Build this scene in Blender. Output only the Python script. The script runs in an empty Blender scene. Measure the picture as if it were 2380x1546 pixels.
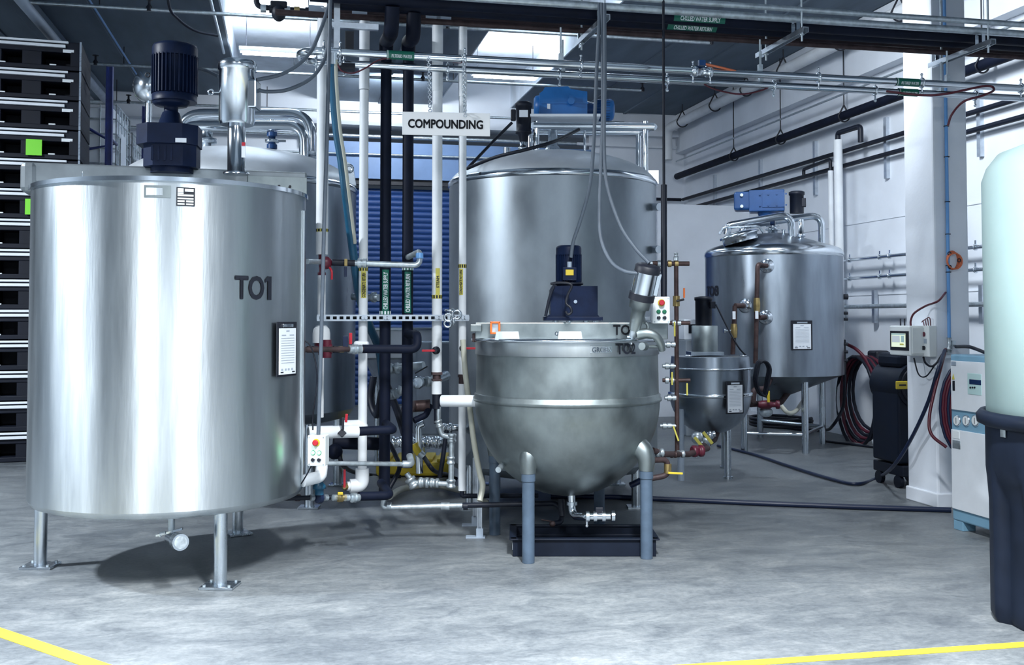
import bpy, bmesh, math, random
from mathutils import Vector, Matrix
random.seed(7)
SC = bpy.context.scene
COL = SC.collection
PI = math.pi
# ------------------------------------------------------------------ camera
W, H, F = 2380.0, 1546.0, 2400.0
YAW, PITCH, CAMZ = math.radians(12.1), math.radians(2.0), 1.6
HORIZON = 738.0
CY = HORIZON - F*math.tan(PITCH)
cam_d = bpy.data.cameras.new('camera'); cam = bpy.data.objects.new('camera', cam_d); COL.objects.link(cam)
cam.location = (0, 0, CAMZ); cam.rotation_euler = (PI/2+PITCH, 0, -YAW)
cam_d.sensor_width = 36; cam_d.lens = 36*F/W; cam_d.shift_y = (CY-H/2)/W; cam_d.clip_end = 200
SC.camera = cam
CR = cam.rotation_euler.to_matrix()
FH = Vector((math.sin(YAW), math.cos(YAW), 0)); RT = Vector((math.cos(YAW), -math.sin(YAW), 0)); UP = Vector((0, 0, 1))
# ------------------------------------------------------------------ world, lamps, exposure
wd = bpy.data.worlds.new('world'); SC.world = wd; wd.use_nodes = True
bg = wd.node_tree.nodes['Background']; bg.inputs[0].default_value = (.42, .56, .78, 1); bg.inputs[1].default_value = .05
def area_lamp(loc, sx, sy, power, col=(.90, .95, 1), target=None, spread=180):
    l = bpy.data.lights.new('ceiling_and_fill_lamp', 'AREA'); l.shape = 'RECTANGLE'; l.size = sx; l.size_y = sy; l.energy = power; l.color = col; l.spread = math.radians(spread)
    o = bpy.data.objects.new('ceiling_and_fill_lamp', l); COL.objects.link(o); o.location = loc
    if target is not None:
        o.rotation_euler = (Vector(target)-Vector(loc)).to_track_quat('-Z', 'Y').to_euler()
    return o
LC = (.86, .93, 1); LF = (.93, .97, 1)
area_lamp((-5.6, 6.6, 5.2), .40, .40, 900, LC)                 # high bay on the left: crisp shadow under the left tank
area_lamp((-2.2, 1.9, 5.3), .35, 1.8, 405, LF, None, 122)                 # rows of high bays over the aisle and behind the camera
area_lamp((1.3, 2.2, 5.3), .35, 1.8, 620, LF, None, 122)
area_lamp((4.4, 8.6, 5.3), .35, 1.4, 140, LC, (7.4, 11.2, 2.2), 130)                 # high bay beside the right wall
area_lamp((-2.6, -2.6, 5.2), .35, 2.4, 215, LC)
area_lamp((2.2, -2.6, 5.2), .35, 2.4, 245, LC)
for lx, ly in ((-.2, 15.0), (-.2, 11.4), (3.3, 15.6), (3.3, 11.6)):   # the light the strip lamps throw up into the ceiling wells
    area_lamp((lx, ly, 5.46), 1.1, .14, 44, LC, (lx, ly, 9))
area_lamp((1.6, 16.4, 5.3), .3, .3, 60, LC, (1.6, 18.7, 5.1))  # added fill lamp without a fixture, brightens the back wall above the door
vs = SC.view_settings
SC.display_settings.display_device = 'sRGB'
vs.view_transform = 'Standard'; vs.look = 'None'; vs.gamma = 1; vs.exposure = 0.40; vs.use_curve_mapping = False
# ------------------------------------------------------------------ measuring helpers
def ray(px, py):
    return CR @ Vector(((px-W/2)/F, -(py-CY)/F, -1))
C0 = Vector((0, 0, CAMZ))
def at(px, py, d):
    r = ray(px, py); return C0 + r*(d/r.dot(FH))
def onX(px, py, X):
    r = ray(px, py); return C0 + r*(X/r.x)
def onY(px, py, Y):
    r = ray(px, py); return C0 + r*(Y/r.y)
def onZ(px, py, Z):
    r = ray(px, py); return C0 + r*((Z-CAMZ)/r.z)
def fl(px, py): return onZ(px, py, 0)
def wc(xc, d, z=0): return RT*xc + FH*d + Vector((0, 0, z))
def m(px, d): return px*d/F
def cyl_hit(px, py, c, r):
    v = ray(px, py); a = v.x*v.x+v.y*v.y; b = -2*(v.x*c.x+v.y*c.y); k = c.x*c.x+c.y*c.y-r*r
    disc = b*b-4*a*k
    t = (-b-math.sqrt(max(disc, 0)))/(2*a)
    p = C0+v*t; a = math.atan2(p.y-c.y, p.x-c.x)
    return (a-2*PI if a > PI/2 else a), p
# ------------------------------------------------------------------ materials
def ramp(nt, fac, stops):
    n = nt.nodes.new('ShaderNodeValToRGB'); e = n.color_ramp.elements
    while len(e) < len(stops): e.new(.5)
    for i, (p, c) in enumerate(stops): e[i].position = p; e[i].color = (*c, 1)
    nt.links.new(fac, n.inputs[0]); return n.outputs[0]
def noise(nt, scale, detail=4, stretch=(1, 1, 1), rough=.55, dist=0):
    tc = nt.nodes.new('ShaderNodeTexCoord'); mp = nt.nodes.new('ShaderNodeMapping'); mp.inputs['Scale'].default_value = stretch
    nt.links.new(tc.outputs['Object'], mp.inputs[0])
    n = nt.nodes.new('ShaderNodeTexNoise'); n.inputs['Scale'].default_value = scale; n.inputs['Detail'].default_value = detail
    n.inputs['Roughness'].default_value = rough; n.inputs['Distortion'].default_value = dist
    nt.links.new(mp.outputs[0], n.inputs['Vector']); return n.outputs['Fac']
def mixc(nt, fac, a, b, mode='MIX'):
    n = nt.nodes.new('ShaderNodeMix'); n.data_type = 'RGBA'; n.blend_type = mode
    for s, v in ((n.inputs[0], fac), (n.inputs[6], a), (n.inputs[7], b)):
        if isinstance(v, (int, float)): s.default_value = v
        elif isinstance(v, tuple): s.default_value = (*v, 1)
        else: nt.links.new(v, s)
    return n.outputs[2]
def mrange(nt, v, a, b):
    n = nt.nodes.new('ShaderNodeMapRange'); n.inputs[1].default_value = .3; n.inputs[2].default_value = .7
    n.inputs[3].default_value = a; n.inputs[4].default_value = b; nt.links.new(v, n.inputs[0]); return n.outputs[0]
def mat(name, col, rough=.5, metal=0., var=0., vs_=6., stretch=(1, 1, 1), rvar=0., bump=0., bscale=60., emit=None, spec=None, aniso=0., coat=0.):
    M_ = bpy.data.materials.new(name); M_.use_nodes = True; nt = M_.node_tree; b = nt.nodes['Principled BSDF']
    b.inputs['Base Color'].default_value = (*col, 1); b.inputs['Roughness'].default_value = rough; b.inputs['Metallic'].default_value = metal
    if coat: b.inputs['Coat Weight'].default_value = coat
    if spec is not None: b.inputs['Specular IOR Level'].default_value = spec
    if var or rvar:
        n = noise(nt, vs_, 5, stretch)
        if var:
            lo = tuple(c*(1-var) for c in col); hi = tuple(min(1, c*(1+var)) for c in col)
            nt.links.new(ramp(nt, n, [(.3, lo), (.7, hi)]), b.inputs['Base Color'])
        if rvar: nt.links.new(mrange(nt, n, max(.03, rough-rvar), rough+rvar), b.inputs['Roughness'])
    if bump:
        n2 = noise(nt, bscale, 3, stretch); bp = nt.nodes.new('ShaderNodeBump'); bp.inputs['Strength'].default_value = bump; bp.inputs['Distance'].default_value = .01
        nt.links.new(n2, bp.inputs['Height']); nt.links.new(bp.outputs[0], b.inputs['Normal'])
    if emit: b.inputs['Emission Color'].default_value = (*col, 1); b.inputs['Emission Strength'].default_value = emit
    if aniso:
        b.inputs['Anisotropic'].default_value = aniso
        t = nt.nodes.new('ShaderNodeTangent'); t.direction_type = 'RADIAL'; t.axis = 'Z'; nt.links.new(t.outputs[0], b.inputs['Tangent']); b.inputs['Anisotropic Rotation'].default_value = .25
    return M_
M = {}
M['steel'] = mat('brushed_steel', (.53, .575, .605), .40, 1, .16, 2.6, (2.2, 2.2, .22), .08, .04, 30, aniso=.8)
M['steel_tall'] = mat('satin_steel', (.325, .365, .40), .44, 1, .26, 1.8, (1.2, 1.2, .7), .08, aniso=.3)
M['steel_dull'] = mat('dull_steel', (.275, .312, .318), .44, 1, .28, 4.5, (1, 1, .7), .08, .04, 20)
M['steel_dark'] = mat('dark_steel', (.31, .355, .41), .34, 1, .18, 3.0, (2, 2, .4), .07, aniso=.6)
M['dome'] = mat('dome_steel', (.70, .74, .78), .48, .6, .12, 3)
M['beam'] = mat('beam_steel', (.27, .30, .32), .5, 1, .2, 5)
M['farwall'] = mat('grey_painted_wall', (.26, .30, .34), .7)
M['polish'] = mat('polished_steel', (.70, .75, .80), .17, 1, .06, 8)
M['leg_steel'] = mat('leg_steel', (.58, .64, .70), .26, 1, .12, 6, (2, 2, .4), .06)
M['galv'] = mat('galvanised_steel', (.50, .56, .60), .42, .8, .22, 22, rvar=.12)
M['strut'] = mat('zinc_strut', (.55, .60, .66), .38, .9, .12, 14)
M['navy'] = mat('navy_paint', (.0045, .011, .036), .45, 0, .25, 8, bump=.05, spec=.16)
M['blue'] = mat('blue_paint', (.016, .15, .44), .36, 0, .18, 5, bump=.06)
M['blue2'] = mat('deep_blue_paint', (.007, .055, .185), .36, 0, .15, 5)
M['rackblue'] = mat('rack_blue_paint', (.015, .03, .16), .4, 0, .2, 8)
M['black'] = mat('black_plastic', (.005, .009, .020), .54, 0, .25, 5, rvar=.06, spec=.22)
M['bin'] = mat('black_bin_plastic', (.0035, .006, .015), .6, 0, .3, 3, spec=.3)
M['rubber'] = mat('black_rubber', (.005, .008, .018), .5, 0, .2, 9, spec=.35)
M['foam'] = mat('black_foam_insulation', (.003, .006, .018), .65, 0, .3, 5, bump=.12, bscale=14, spec=.2)
M['graycable'] = mat('grey_flexible_conduit', (.085, .108, .14), .5, 0, .1, 20)
M['white'] = mat('white_paint', (.78, .82, .87), .45, 0, .04, 6)
M['insul'] = mat('white_pipe_insulation', (.76, .79, .82), .55, 0, .07, 5, (1, 1, 1), bump=.12, bscale=18)
M['pvc'] = mat('white_plastic', (.80, .83, .86), .28, 0, .03, 6)
M['box'] = mat('light_grey_plastic', (.72, .76, .76), .4, 0, .03, 5)
M['grey'] = mat('grey_paint', (.30, .36, .44), .42, 0, .12, 6)
M['legpaint'] = mat('blue_grey_leg_paint', (.072, .108, .158), .45, 0, .18, 9, bump=.04)
M['copper'] = mat('old_copper', (.070, .043, .042), .5, .5, .5, 9, rvar=.1)
M['brownpipe'] = mat('brown_steel', (.030, .017, .020), .45, .3, .4, 6)
M['rust'] = mat('rusty_steel', (.055, .034, .036), .6, .3, .4, 14)
M['brass'] = mat('brass', (.45, .33, .14), .35, .9, .2, 20)
M['red'] = mat('red_paint', (.45, .015, .03), .4)
M['redpipe'] = mat('dark_red_paint', (.10, .010, .025), .42, 0, .2, 15)
M['yellow'] = mat('yellow_plastic', (.62, .46, .03), .42)
M['orange'] = mat('orange_plastic', (.75, .17, .03), .4)
M['orangecable'] = mat('orange_cable', (.62, .16, .07), .42)
M['redhose'] = mat('red_hose', (.085, .008, .02), .4, 0, .15, 8)
M['bluehose'] = mat('dark_blue_hose', (.005, .013, .045), .4)
M['teal'] = mat('teal_hose', (.012, .085, .16), .38, 0, .25, 6)
M['beigehose'] = mat('clear_beige_hose', (.52, .52, .44), .3, 0, .08, 4)
M['bluepipe'] = mat('pale_blue_pipe', (.13, .33, .66), .4, 0, .08, 5)
M['green'] = mat('green_label', (.006, .13, .085), .4)
M['lime'] = mat('lime_card', (.20, .72, .03), .5)
M['limeband'] = mat('yellow_label', (.62, .55, .10), .5)
M['ink'] = mat('black_ink', (.006, .008, .016), .5)
M['whiteink'] = mat('white_ink', (.82, .86, .88), .5)
M['greyink'] = mat('grey_print', (.38, .43, .50), .6)
M['paper'] = mat('paper', (.76, .80, .85), .6, 0, .02, 9)
M['sign'] = mat('white_sign_board', (.80, .80, .80), .3, 0, .02, 5)
M['greenlit'] = mat('lit_green_button', (.12, 1.0, .28), .3, emit=5)
M['greenbtn'] = mat('green_button', (.01, .14, .07), .35)
M['screen'] = mat('lit_screen', (.80, .88, .66), .3, emit=.35)
M['screen2'] = mat('dark_screen', (.01, .03, .10), .15)
M['mint'] = mat('mint_panel', (.50, .70, .70), .4)
M['chillblue'] = mat('pale_blue_cabinet_paint', (.20, .38, .52), .42, 0, .06, 4)
M['tubelight'] = mat('lit_tube', (.86, .94, 1), .3, emit=30)
def mat_poly():
    M_ = mat('translucent_polyethylene', (.35, .47, .465), .45, 0, .08, 1.6)
    b = M_.node_tree.nodes['Principled BSDF']; b.inputs['Subsurface Weight'].default_value = .25; b.inputs['Subsurface Radius'].default_value = (.05, .08, .08)
    return M_
M['poly'] = mat_poly()
def mat_floor():
    M_ = bpy.data.materials.new('worn_concrete'); M_.use_nodes = True; nt = M_.node_tree; b = nt.nodes['Principled BSDF']
    big = noise(nt, .55, 5, (1, 1.6, 1), .6, .4); mid = noise(nt, 3.4, 10, (.85, 1.5, 1), .74, .5); fine = noise(nt, 30, 6, (1, 1.3, 1), .75)
    c = ramp(nt, mid, [(.28, (.100, .114, .130)), (.5, (.185, .203, .214)), (.72, (.285, .30, .303))])
    c2 = ramp(nt, big, [(.3, (.60, .62, .66)), (.65, (1, 1, 1))])
    c = mixc(nt, 1.0, c, c2, 'MULTIPLY')
    c3 = ramp(nt, fine, [(.3, (.66, .67, .68)), (.62, (1, 1, 1))])
    c = mixc(nt, 1.0, c, c3, 'MULTIPLY')
    vo = nt.nodes.new('ShaderNodeTexVoronoi'); vo.inputs['Scale'].default_value = 3.2
    tc = nt.nodes.new('ShaderNodeTexCoord'); nt.links.new(tc.outputs['Object'], vo.inputs['Vector'])
    sp = ramp(nt, vo.outputs['Distance'], [(.012, (.35, .36, .40)), (.03, (1, 1, 1))])
    c = mixc(nt, .7, c, sp, 'MULTIPLY')
    nt.links.new(c, b.inputs['Base Color'])
    nt.links.new(mrange(nt, mid, .34, .58), b.inputs['Roughness'])
    bp = nt.nodes.new('ShaderNodeBump'); bp.inputs['Strength'].default_value = .10; bp.inputs['Distance'].default_value = .01
    nt.links.new(fine, bp.inputs['Height']); nt.links.new(bp.outputs[0], b.inputs['Normal'])
    return M_
M['floor'] = mat_floor()
M['wall'] = mat('painted_wall', (.74, .78, .84), .6, 0, .07, 1.2, (1, 1, 1.2), bump=.10, bscale=25)
M['ceil'] = mat('shaded_concrete_ceiling', (.12, .16, .21), .8, 0, .22, 1.0, (2.5, .6, 1), bump=.1, bscale=10)  # the bands' lack of light is put into this dark base colour
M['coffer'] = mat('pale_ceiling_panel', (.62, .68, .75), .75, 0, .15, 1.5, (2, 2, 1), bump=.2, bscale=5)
M['doorblue'] = mat('blue_door_paint', (.009, .046, .18), .55, 0, .08, 2)
M['doorframe'] = mat('pale_blue_frame', (.13, .22, .40), .5, 0, .1, 3)
M['tape'] = mat('yellow_floor_tape', (.78, .62, .035), .5, 0, .06, 8, bump=.03)
# ------------------------------------------------------------------ mesh helpers
ORG = {}
def fillet(pts, rad, n=7):
    pts = [Vector(p) for p in pts]; out = [pts[0]]
    for i in range(1, len(pts)-1):
        a, p, b = pts[i-1], pts[i], pts[i+1]
        u = (a-p); v = (b-p); lu, lv = u.length, v.length
        if lu < 1e-6 or lv < 1e-6: continue
        u /= lu; v /= lv
        ang = u.angle(v)
        if ang > PI-.05: out.append(p); continue
        t = min(rad/math.tan(ang/2), lu*.48, lv*.48)
        p0, p1 = p+u*t, p+v*t
        for k in range(n+1):
            s = k/n; out.append(p0*(1-s)**2+p*2*s*(1-s)+p1*s*s)
    out.append(pts[-1]); return out
def spline(pts, n=8):
    P = [Vector(p) for p in pts]; P = [P[0]*2-P[1]]+P+[P[-1]*2-P[-2]]; out = []
    for i in range(1, len(P)-2):
        for k in range(n):
            t = k/n; a, b, c, d = P[i-1:i+3]
            out.append(.5*((2*b)+(c-a)*t+(2*a-5*b+4*c-d)*t*t+(3*b-a-3*c+d)*t**3))
    out.append(P[-2]); return out
class MB:
    def __init__(s): s.v = []; s.f = []; s.sm = []
    def add(s, vs, fs, smooth=False):
        k = len(s.v); s.v += [Vector(q) for q in vs]; s.f += [tuple(i+k for i in q) for q in fs]; s.sm += [smooth]*len(fs); return s
    def box(s, c, size, ax=None, bev=0.):
        """c centre; size along axes; ax = (x,y,z) axes; bev = chamfer of the edges"""
        c = Vector(c); X, Y, Z = ax or (Vector((1, 0, 0)), Vector((0, 1, 0)), Vector((0, 0, 1)))
        hx, hy, hz = [q/2 for q in size]; bev = min(bev, hx*.9, hy*.9, hz*.9)
        if bev <= 0:
            vs = [c+X*(hx*i)+Y*(hy*j)+Z*(hz*k) for k in (-1, 1) for j in (-1, 1) for i in (-1, 1)]
            return s.add(vs, [(0, 2, 3, 1), (4, 5, 7, 6), (0, 1, 5, 4), (2, 6, 7, 3), (0, 4, 6, 2), (1, 3, 7, 5)])
        bm = bmesh.new(); bmesh.ops.create_cube(bm, size=1)
        for q in bm.verts: q.co = Vector((q.co.x*hx*2, q.co.y*hy*2, q.co.z*hz*2))
        bmesh.ops.bevel(bm, geom=list(bm.edges), offset=bev, segments=2, affect='EDGES', profile=.5)
        bm.verts.ensure_lookup_table()
        vs = [c+X*q.co.x+Y*q.co.y+Z*q.co.z for q in bm.verts]; fs = [tuple(q.index for q in f.verts) for f in bm.faces]; bm.free()
        return s.add(vs, fs)
    def frame(s, d):
        d = Vector(d).normalized(); a = Vector((0, 0, 1)) if abs(d.z) < .9 else Vector((1, 0, 0))
        x = d.cross(a).normalized(); return x, d.cross(x).normalized(), d
    def cyl(s, p0, p1, r0, r1=None, seg=24, caps=True):
        return s.rings([(p0, r0), (p1, r0 if r1 is None else r1)], seg, caps)
    def rings(s, pr, seg=24, caps=True):
        """stack of (point, radius) along one straight axis with flat end caps"""
        p0, p1 = Vector(pr[0][0]), Vector(pr[-1][0]); x, y, _ = s.frame(p1-p0); vs = []; fs = []
        for p, r in pr:
            for k in range(seg):
                a = 2*PI*k/seg; vs.append(Vector(p)+x*(r*math.cos(a))+y*(r*math.sin(a)))
        for i in range(len(pr)-1):
            for k in range(seg):
                a, b = i*seg+k, i*seg+(k+1) % seg; fs.append((a, b, b+seg, a+seg))
        s.add(vs, fs, True)
        if caps:
            n = len(s.v)-len(vs)
            e0 = [s.v[n+k].copy() for k in range(seg)]; e1 = [s.v[len(s.v)-seg+k].copy() for k in range(seg)]
            s.add(e0, [tuple(range(seg))[::-1]]); s.add(e1, [tuple(range(seg))])
        return s
    def axis_rings(s, p0, d, prof, seg=24, caps=True):
        p0 = Vector(p0); d = Vector(d).normalized(); return s.rings([(p0+d*t, r) for t, r in prof], seg, caps)
    def lathe(s, c, prof, seg=96, caps=False):
        """prof: list of (r, z) ; sharp corners are doubled with None"""
        c = Vector(c); runs = [[]]
        for q in prof:
            if q is None: runs.append([runs[-1][-1]])
            else: runs[-1].append(q)
        for run in runs:
            if len(run) < 2: continue
            vs = []; fs = []
            for r, z in run:
                for k in range(seg):
                    a = 2*PI*k/seg; vs.append((c.x+r*math.cos(a), c.y+r*math.sin(a), z))
            for i in range(len(run)-1):
                for k in range(seg):
                    a, b = i*seg+k, i*seg+(k+1) % seg; fs.append((a, b, b+seg, a+seg))
            s.add(vs, fs, True)
        return s
    def tube(s, pts, r, seg=14, caps=True):
        P = [Vector(p) for p in pts]; vs = []; fs = []; n = len(P)
        t = (P[1]-P[0]).normalized(); x, y, _ = s.frame(t)
        for i, p in enumerate(P):
            t2 = (P[min(i+1, n-1)]-P[max(i-1, 0)])
            if t2.length > 1e-9:
                t2.normalize(); q = t.rotation_difference(t2); x = q @ x; y = q @ y; t = t2
            rr = r(i/(n-1)) if callable(r) else r
            for k in range(seg):
                a = 2*PI*k/seg; vs.append(p+x*(rr*math.cos(a))+y*(rr*math.sin(a)))
        for i in range(n-1):
            for k in range(seg):
                a, b = i*seg+k, i*seg+(k+1) % seg; fs.append((a, b, b+seg, a+seg))
        s.add(vs, fs, True)
        if caps:
            k0 = len(s.v)-len(vs); e0 = [s.v[k0+k].copy() for k in range(seg)]; e1 = [s.v[len(s.v)-seg+k].copy() for k in range(seg)]
            s.add(e0, [tuple(range(seg))[::-1]]); s.add(e1, [tuple(range(seg))])
        return s
    def torus(s, c, nrm, R, r, seg=32, rs=10):
        x, y, d = s.frame(nrm); c = Vector(c); vs = []; fs = []
        for i in range(seg):
            a = 2*PI*i/seg; u = x*math.cos(a)+y*math.sin(a)
            for k in range(rs):
                b = 2*PI*k/rs; vs.append(c+u*(R+r*math.cos(b))+d*(r*math.sin(b)))
        for i in range(seg):
            for k in range(rs):
                fs.append((i*rs+k, ((i+1) % seg)*rs+k, ((i+1) % seg)*rs+(k+1) % rs, i*rs+(k+1) % rs))
        return s.add(vs, fs, True)
    def ball(s, c, r, seg=20, rs=12, sq=(1, 1, 1)):
        c = Vector(c); vs = []; fs = []
        for i in range(rs+1):
            t = PI*i/rs
            for k in range(seg):
                a = 2*PI*k/seg; vs.append(c+Vector((r*sq[0]*math.sin(t)*math.cos(a), r*sq[1]*math.sin(t)*math.sin(a), r*sq[2]*math.cos(t))))
        for i in range(rs):
            for k in range(seg):
                a, b = i*seg+k, i*seg+(k+1) % seg; fs.append((a, a+seg, b+seg, b))
        return s.add(vs, fs, True)
    def patch(s, c, r, a0, a1, z0, z1, th=.004, n=10):
        """thin curved plate on a vertical cylinder"""
        vs = []; fs = []
        for rr in (r+.0005, r+th):
            for z in (z0, z1):
                for i in range(n+1):
                    a = a0+(a1-a0)*i/n; vs.append((c.x+rr*math.cos(a), c.y+rr*math.sin(a), z))
        k = n+1
        for i in range(n):
            fs += [(2*k+i, 2*k+i+1, 3*k+i+1, 3*k+i), (i, k+i, k+i+1, i+1), (k+i, 3*k+i, 3*k+i+1, k+i+1), (i, i+1, 2*k+i+1, 2*k+i)]
        fs += [(0, 2*k, 3*k, k), (n, k+n, 3*k+n, 2*k+n)]
        return s.add(vs, fs)
    def prism(s, pts, ext):
        """flat outline pts extruded by vector ext"""
        n = len(pts); P = [Vector(p) for p in pts]; e = Vector(ext)
        fs = [tuple(range(n)), tuple(range(2*n-1, n-1, -1))]+[(i, n+i, n+(i+1) % n, (i+1) % n) for i in range(n)]
        return s.add(P+[p+e for p in P], fs)
    def build(s, name, mt, parent=None, label=None):
        me = bpy.data.meshes.new(name)
        if parent is None:
            xs = [q.x for q in s.v]; ys = [q.y for q in s.v]; zs = [q.z for q in s.v]
            org = Vector(((min(xs)+max(xs))/2, (min(ys)+max(ys))/2, min(zs)))
        else: org = ORG[parent]
        me.from_pydata([tuple(q-org) for q in s.v], [], s.f)
        me.polygons.foreach_set('use_smooth', s.sm)
        bm = bmesh.new(); bm.from_mesh(me); bmesh.ops.recalc_face_normals(bm, faces=bm.faces); bm.to_mesh(me); bm.free()
        me.materials.append(M[mt] if isinstance(mt, str) else mt)
        o = bpy.data.objects.new(name, me); COL.objects.link(o); ORG[o] = org
        if parent is None: o.location = org
        else: o.parent = parent
        if label: o['label'] = label
        return o
def tag(o, label, cat, group=None):
    o['label'] = label; o['category'] = cat
    if group: o['group'] = group
    return o
def thing(name, label, cat, loc, group=None):
    o = bpy.data.objects.new(name, None); COL.objects.link(o); o.location = Vector(loc); o.empty_display_size = .1; ORG[o] = Vector(loc)
    return tag(o, label, cat, group)
def solo(name, mb, mt, label, cat, group=None): return tag(mb.build(name, mt), label, cat, group)
def struct(name, mb, mt, parent=None):
    o = mb.build(name, mt, parent)
    if parent is None: o['kind'] = 'structure'
    return o
def copy_tree(o, delta, parent=None):
    c = o.copy(); COL.objects.link(c); c.parent = parent
    if parent is None: c.location = o.location+Vector(delta)
    ORG[c] = ORG[o]
    for ch in [q for q in bpy.data.objects if q.parent == o]: copy_tree(ch, delta, c)
    return c
def pipe(name, label, cat, pts, r, mt, rad=.08, group=None, seg=16): return solo(name, MB().tube(fillet(pts, rad), r, seg), mt, label, cat, group)
def glyphs(text, bold=.012):
    flag1 = text == 'TO1'
    if flag1: text = 'TO'
    cu = bpy.data.curves.new('glyphs', 'FONT'); cu.body = text; cu.size = 1; cu.resolution_u = 3
    ob = bpy.data.objects.new('glyphs', cu); COL.objects.link(ob)
    me = bpy.data.meshes.new_from_object(ob.evaluated_get(bpy.context.evaluated_depsgraph_get()))
    vs = [q.co.copy() for q in me.vertices]; fs = [tuple(p.vertices) for p in me.polygons]
    bpy.data.objects.remove(ob); bpy.data.curves.remove(cu); bpy.data.meshes.remove(me)
    if bold:
        v0, f0, n0 = vs, fs, len(vs); vs, fs = [], []
        for k in range(8):
            o_ = Vector((math.cos(2*PI*k/8), math.sin(2*PI*k/8), 0))*bold
            vs += [q+o_ for q in v0]; fs += [tuple(i+k*n0 for i in f) for f in f0]
    x0 = min(q.x for q in vs); x1 = max(q.x for q in vs); y0 = min(q.y for q in vs); y1 = max(q.y for q in vs)
    uv = [((q.x-x0)/(x1-x0), (q.y-y0)/(y1-y0)) for q in vs]
    if flag1:      # a figure one with a flag, as on the tank
        n = len(uv); uv = [(x*.775, y) for x, y in uv]+[(.885, 0), (1, 0), (1, 1), (.885, 1), (.885, .80), (.80, .72), (.80, .86)]
        fs = fs+[(n, n+1, n+2, n+3), (n+4, n+3, n+6, n+5)]
    return uv, fs
def text_flat(parent, text, o, u, v, w, h, mt='ink', bold=.012, th=.0015, name='lettering'):
    """text in the rectangle with lower-left corner o, unit axes u (reading) and v (up)"""
    vs, fs = glyphs(text, bold); n = Vector(u).cross(Vector(v)).normalized()
    return MB().add([Vector(o)+Vector(u)*(x*w)+Vector(v)*(y*h)+n*th for x, y in vs], fs).build(name, mt, parent)
def text_cyl(parent, text, c, r, a0, a1, z0, z1, mt='ink', bold=.012, th=.004, vertical=False, name='lettering'):
    vs, fs = glyphs(text, bold); out = []
    for x, y in vs:
        if vertical: a = a1+(a0-a1)*y; z = z0+(z1-z0)*x
        else: a = a0+(a1-a0)*x; z = z0+(z1-z0)*y
        out.append((c.x+(r+th)*math.cos(a), c.y+(r+th)*math.sin(a), z))
    return MB().add(out, fs).build(name, mt, parent)
def text_hcyl(parent, text, p0, axis, r, w, h, ang, mt='whiteink', bold=.01, th=.003, name='lettering'):
    """text along a horizontal pipe: reading along axis, wrapped round it; ang = roll from straight up towards the viewer"""
    vs, fs = glyphs(text, bold); axis = Vector(axis).normalized(); side = Vector((axis.y, -axis.x, 0)).normalized(); out = []
    for x, y in vs:
        a = ang-(y-.5)*h/r
        out.append(Vector(p0)+axis*(x*w)+(UP*math.cos(a)+side*math.sin(a))*(r+th))
    return MB().add(out, fs).build(name, mt, parent)
def facing(yaw_deg=0.):
    """axes of something that faces the camera side, turned by yaw"""
    a = math.radians(yaw_deg); X = RT*math.cos(a)+FH*math.sin(a); return X, UP.cross(X), UP
AX0 = (Vector((1, 0, 0)), Vector((0, 1, 0)), UP)
def lever(parent, p, along, col='red', L=.09, body='brass', r=.02, name='valve'):
    """small ball valve on a pipe: body, stem and lever arm"""
    p = Vector(p); along = Vector(along).normalized()
    b = MB().axis_rings(p-FH*.0, -FH, [(-r, r*.7), (-r*.7, r), (r*1.2, r), (r*1.8, r*.45), (r*2.3, r*.45)], 12).build(name, body, parent)
    q = p-FH*(r*2.2); x = FH.cross(along).normalized()
    MB().box(q+along*(L*.5), (.016, .006, L), (x, FH, along), .002).build('lever', col, b)
    return b
# ================================================================== SETTING
XW, YB, ZC, ZT = 7.4, 18.7, 5.5, 5.96
struct('floor', MB().box((-1.0, 7.1, -.1), (17, 23.4, .2)), 'floor')
struct('wall_left', MB().box((-9.65, 7.1, 2.98), (.3, 23.2, 5.96)), 'farwall')
struct('wall_front', MB().box((-1.0, -4.65, 2.98), (17, .3, 5.96)), 'farwall')
w = struct('wall_right', MB().box((XW+.15, 7.2, 2.98), (.3, 23.4, 5.96)), 'wall')
MB().box((XW-.09, 7.2, 5.12), (.18, 23.2, .74)).build('ledger_beam', 'wall', w)
for z in (2.86, 1.9):
    MB().box((XW-.004, 9, z), (.012, 19.2, .02)).build('wall_seam', 'wall', w)
w = struct('wall_back', MB().box((-5.2, YB+.15, 2.98), (11.0, .3, 5.96)).box((6.45, YB+.15, 2.98), (1.9, .3, 5.96)).box((2.9, YB+.15, 5.5), (5.2, .3, .92)), 'wall')
MB().box((-1.0, YB-.1, 5.1), (16.7, .2, .12)).build('wall_ledge', 'wall', w)
MB().box((-1.0, YB-.05, 4.86), (16.7, .1, .05)).build('wall_ledge', 'wall', w)
# roll-up door
d = struct('door_1', MB().box((2.9, YB-.06, 4.42), (5.2, .16, .66)).box((.38, YB-.02, 2.05), (.16, .12, 4.1)).box((5.42, YB-.02, 2.05), (.16, .12, 4.1)), 'doorframe')
MB().box((2.9, YB-.03, 4.04), (4.9, .10, .10)).build('door_seal', 'ink', d)
sl = None
for k in range(38):
    if sl is None:
        q = MB(); n = 6; vs = []; fs = []
        for i in range(n+1):
            t = i/n; y = -.022*math.sin(PI*t) if i < n else .006
            for x in (.46, 5.34): vs.append((x, YB+.10+y, .03+.103*t))
        for i in range(n): fs.append((2*i, 2*i+1, 2*i+3, 2*i+2))
        q.add(vs, fs, False); sl = q.build('slat', 'doorblue', d)
    else:
        c = sl.copy(); COL.objects.link(c); c.parent = d; c.location = sl.location+Vector((0, 0, .103*k))
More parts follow.
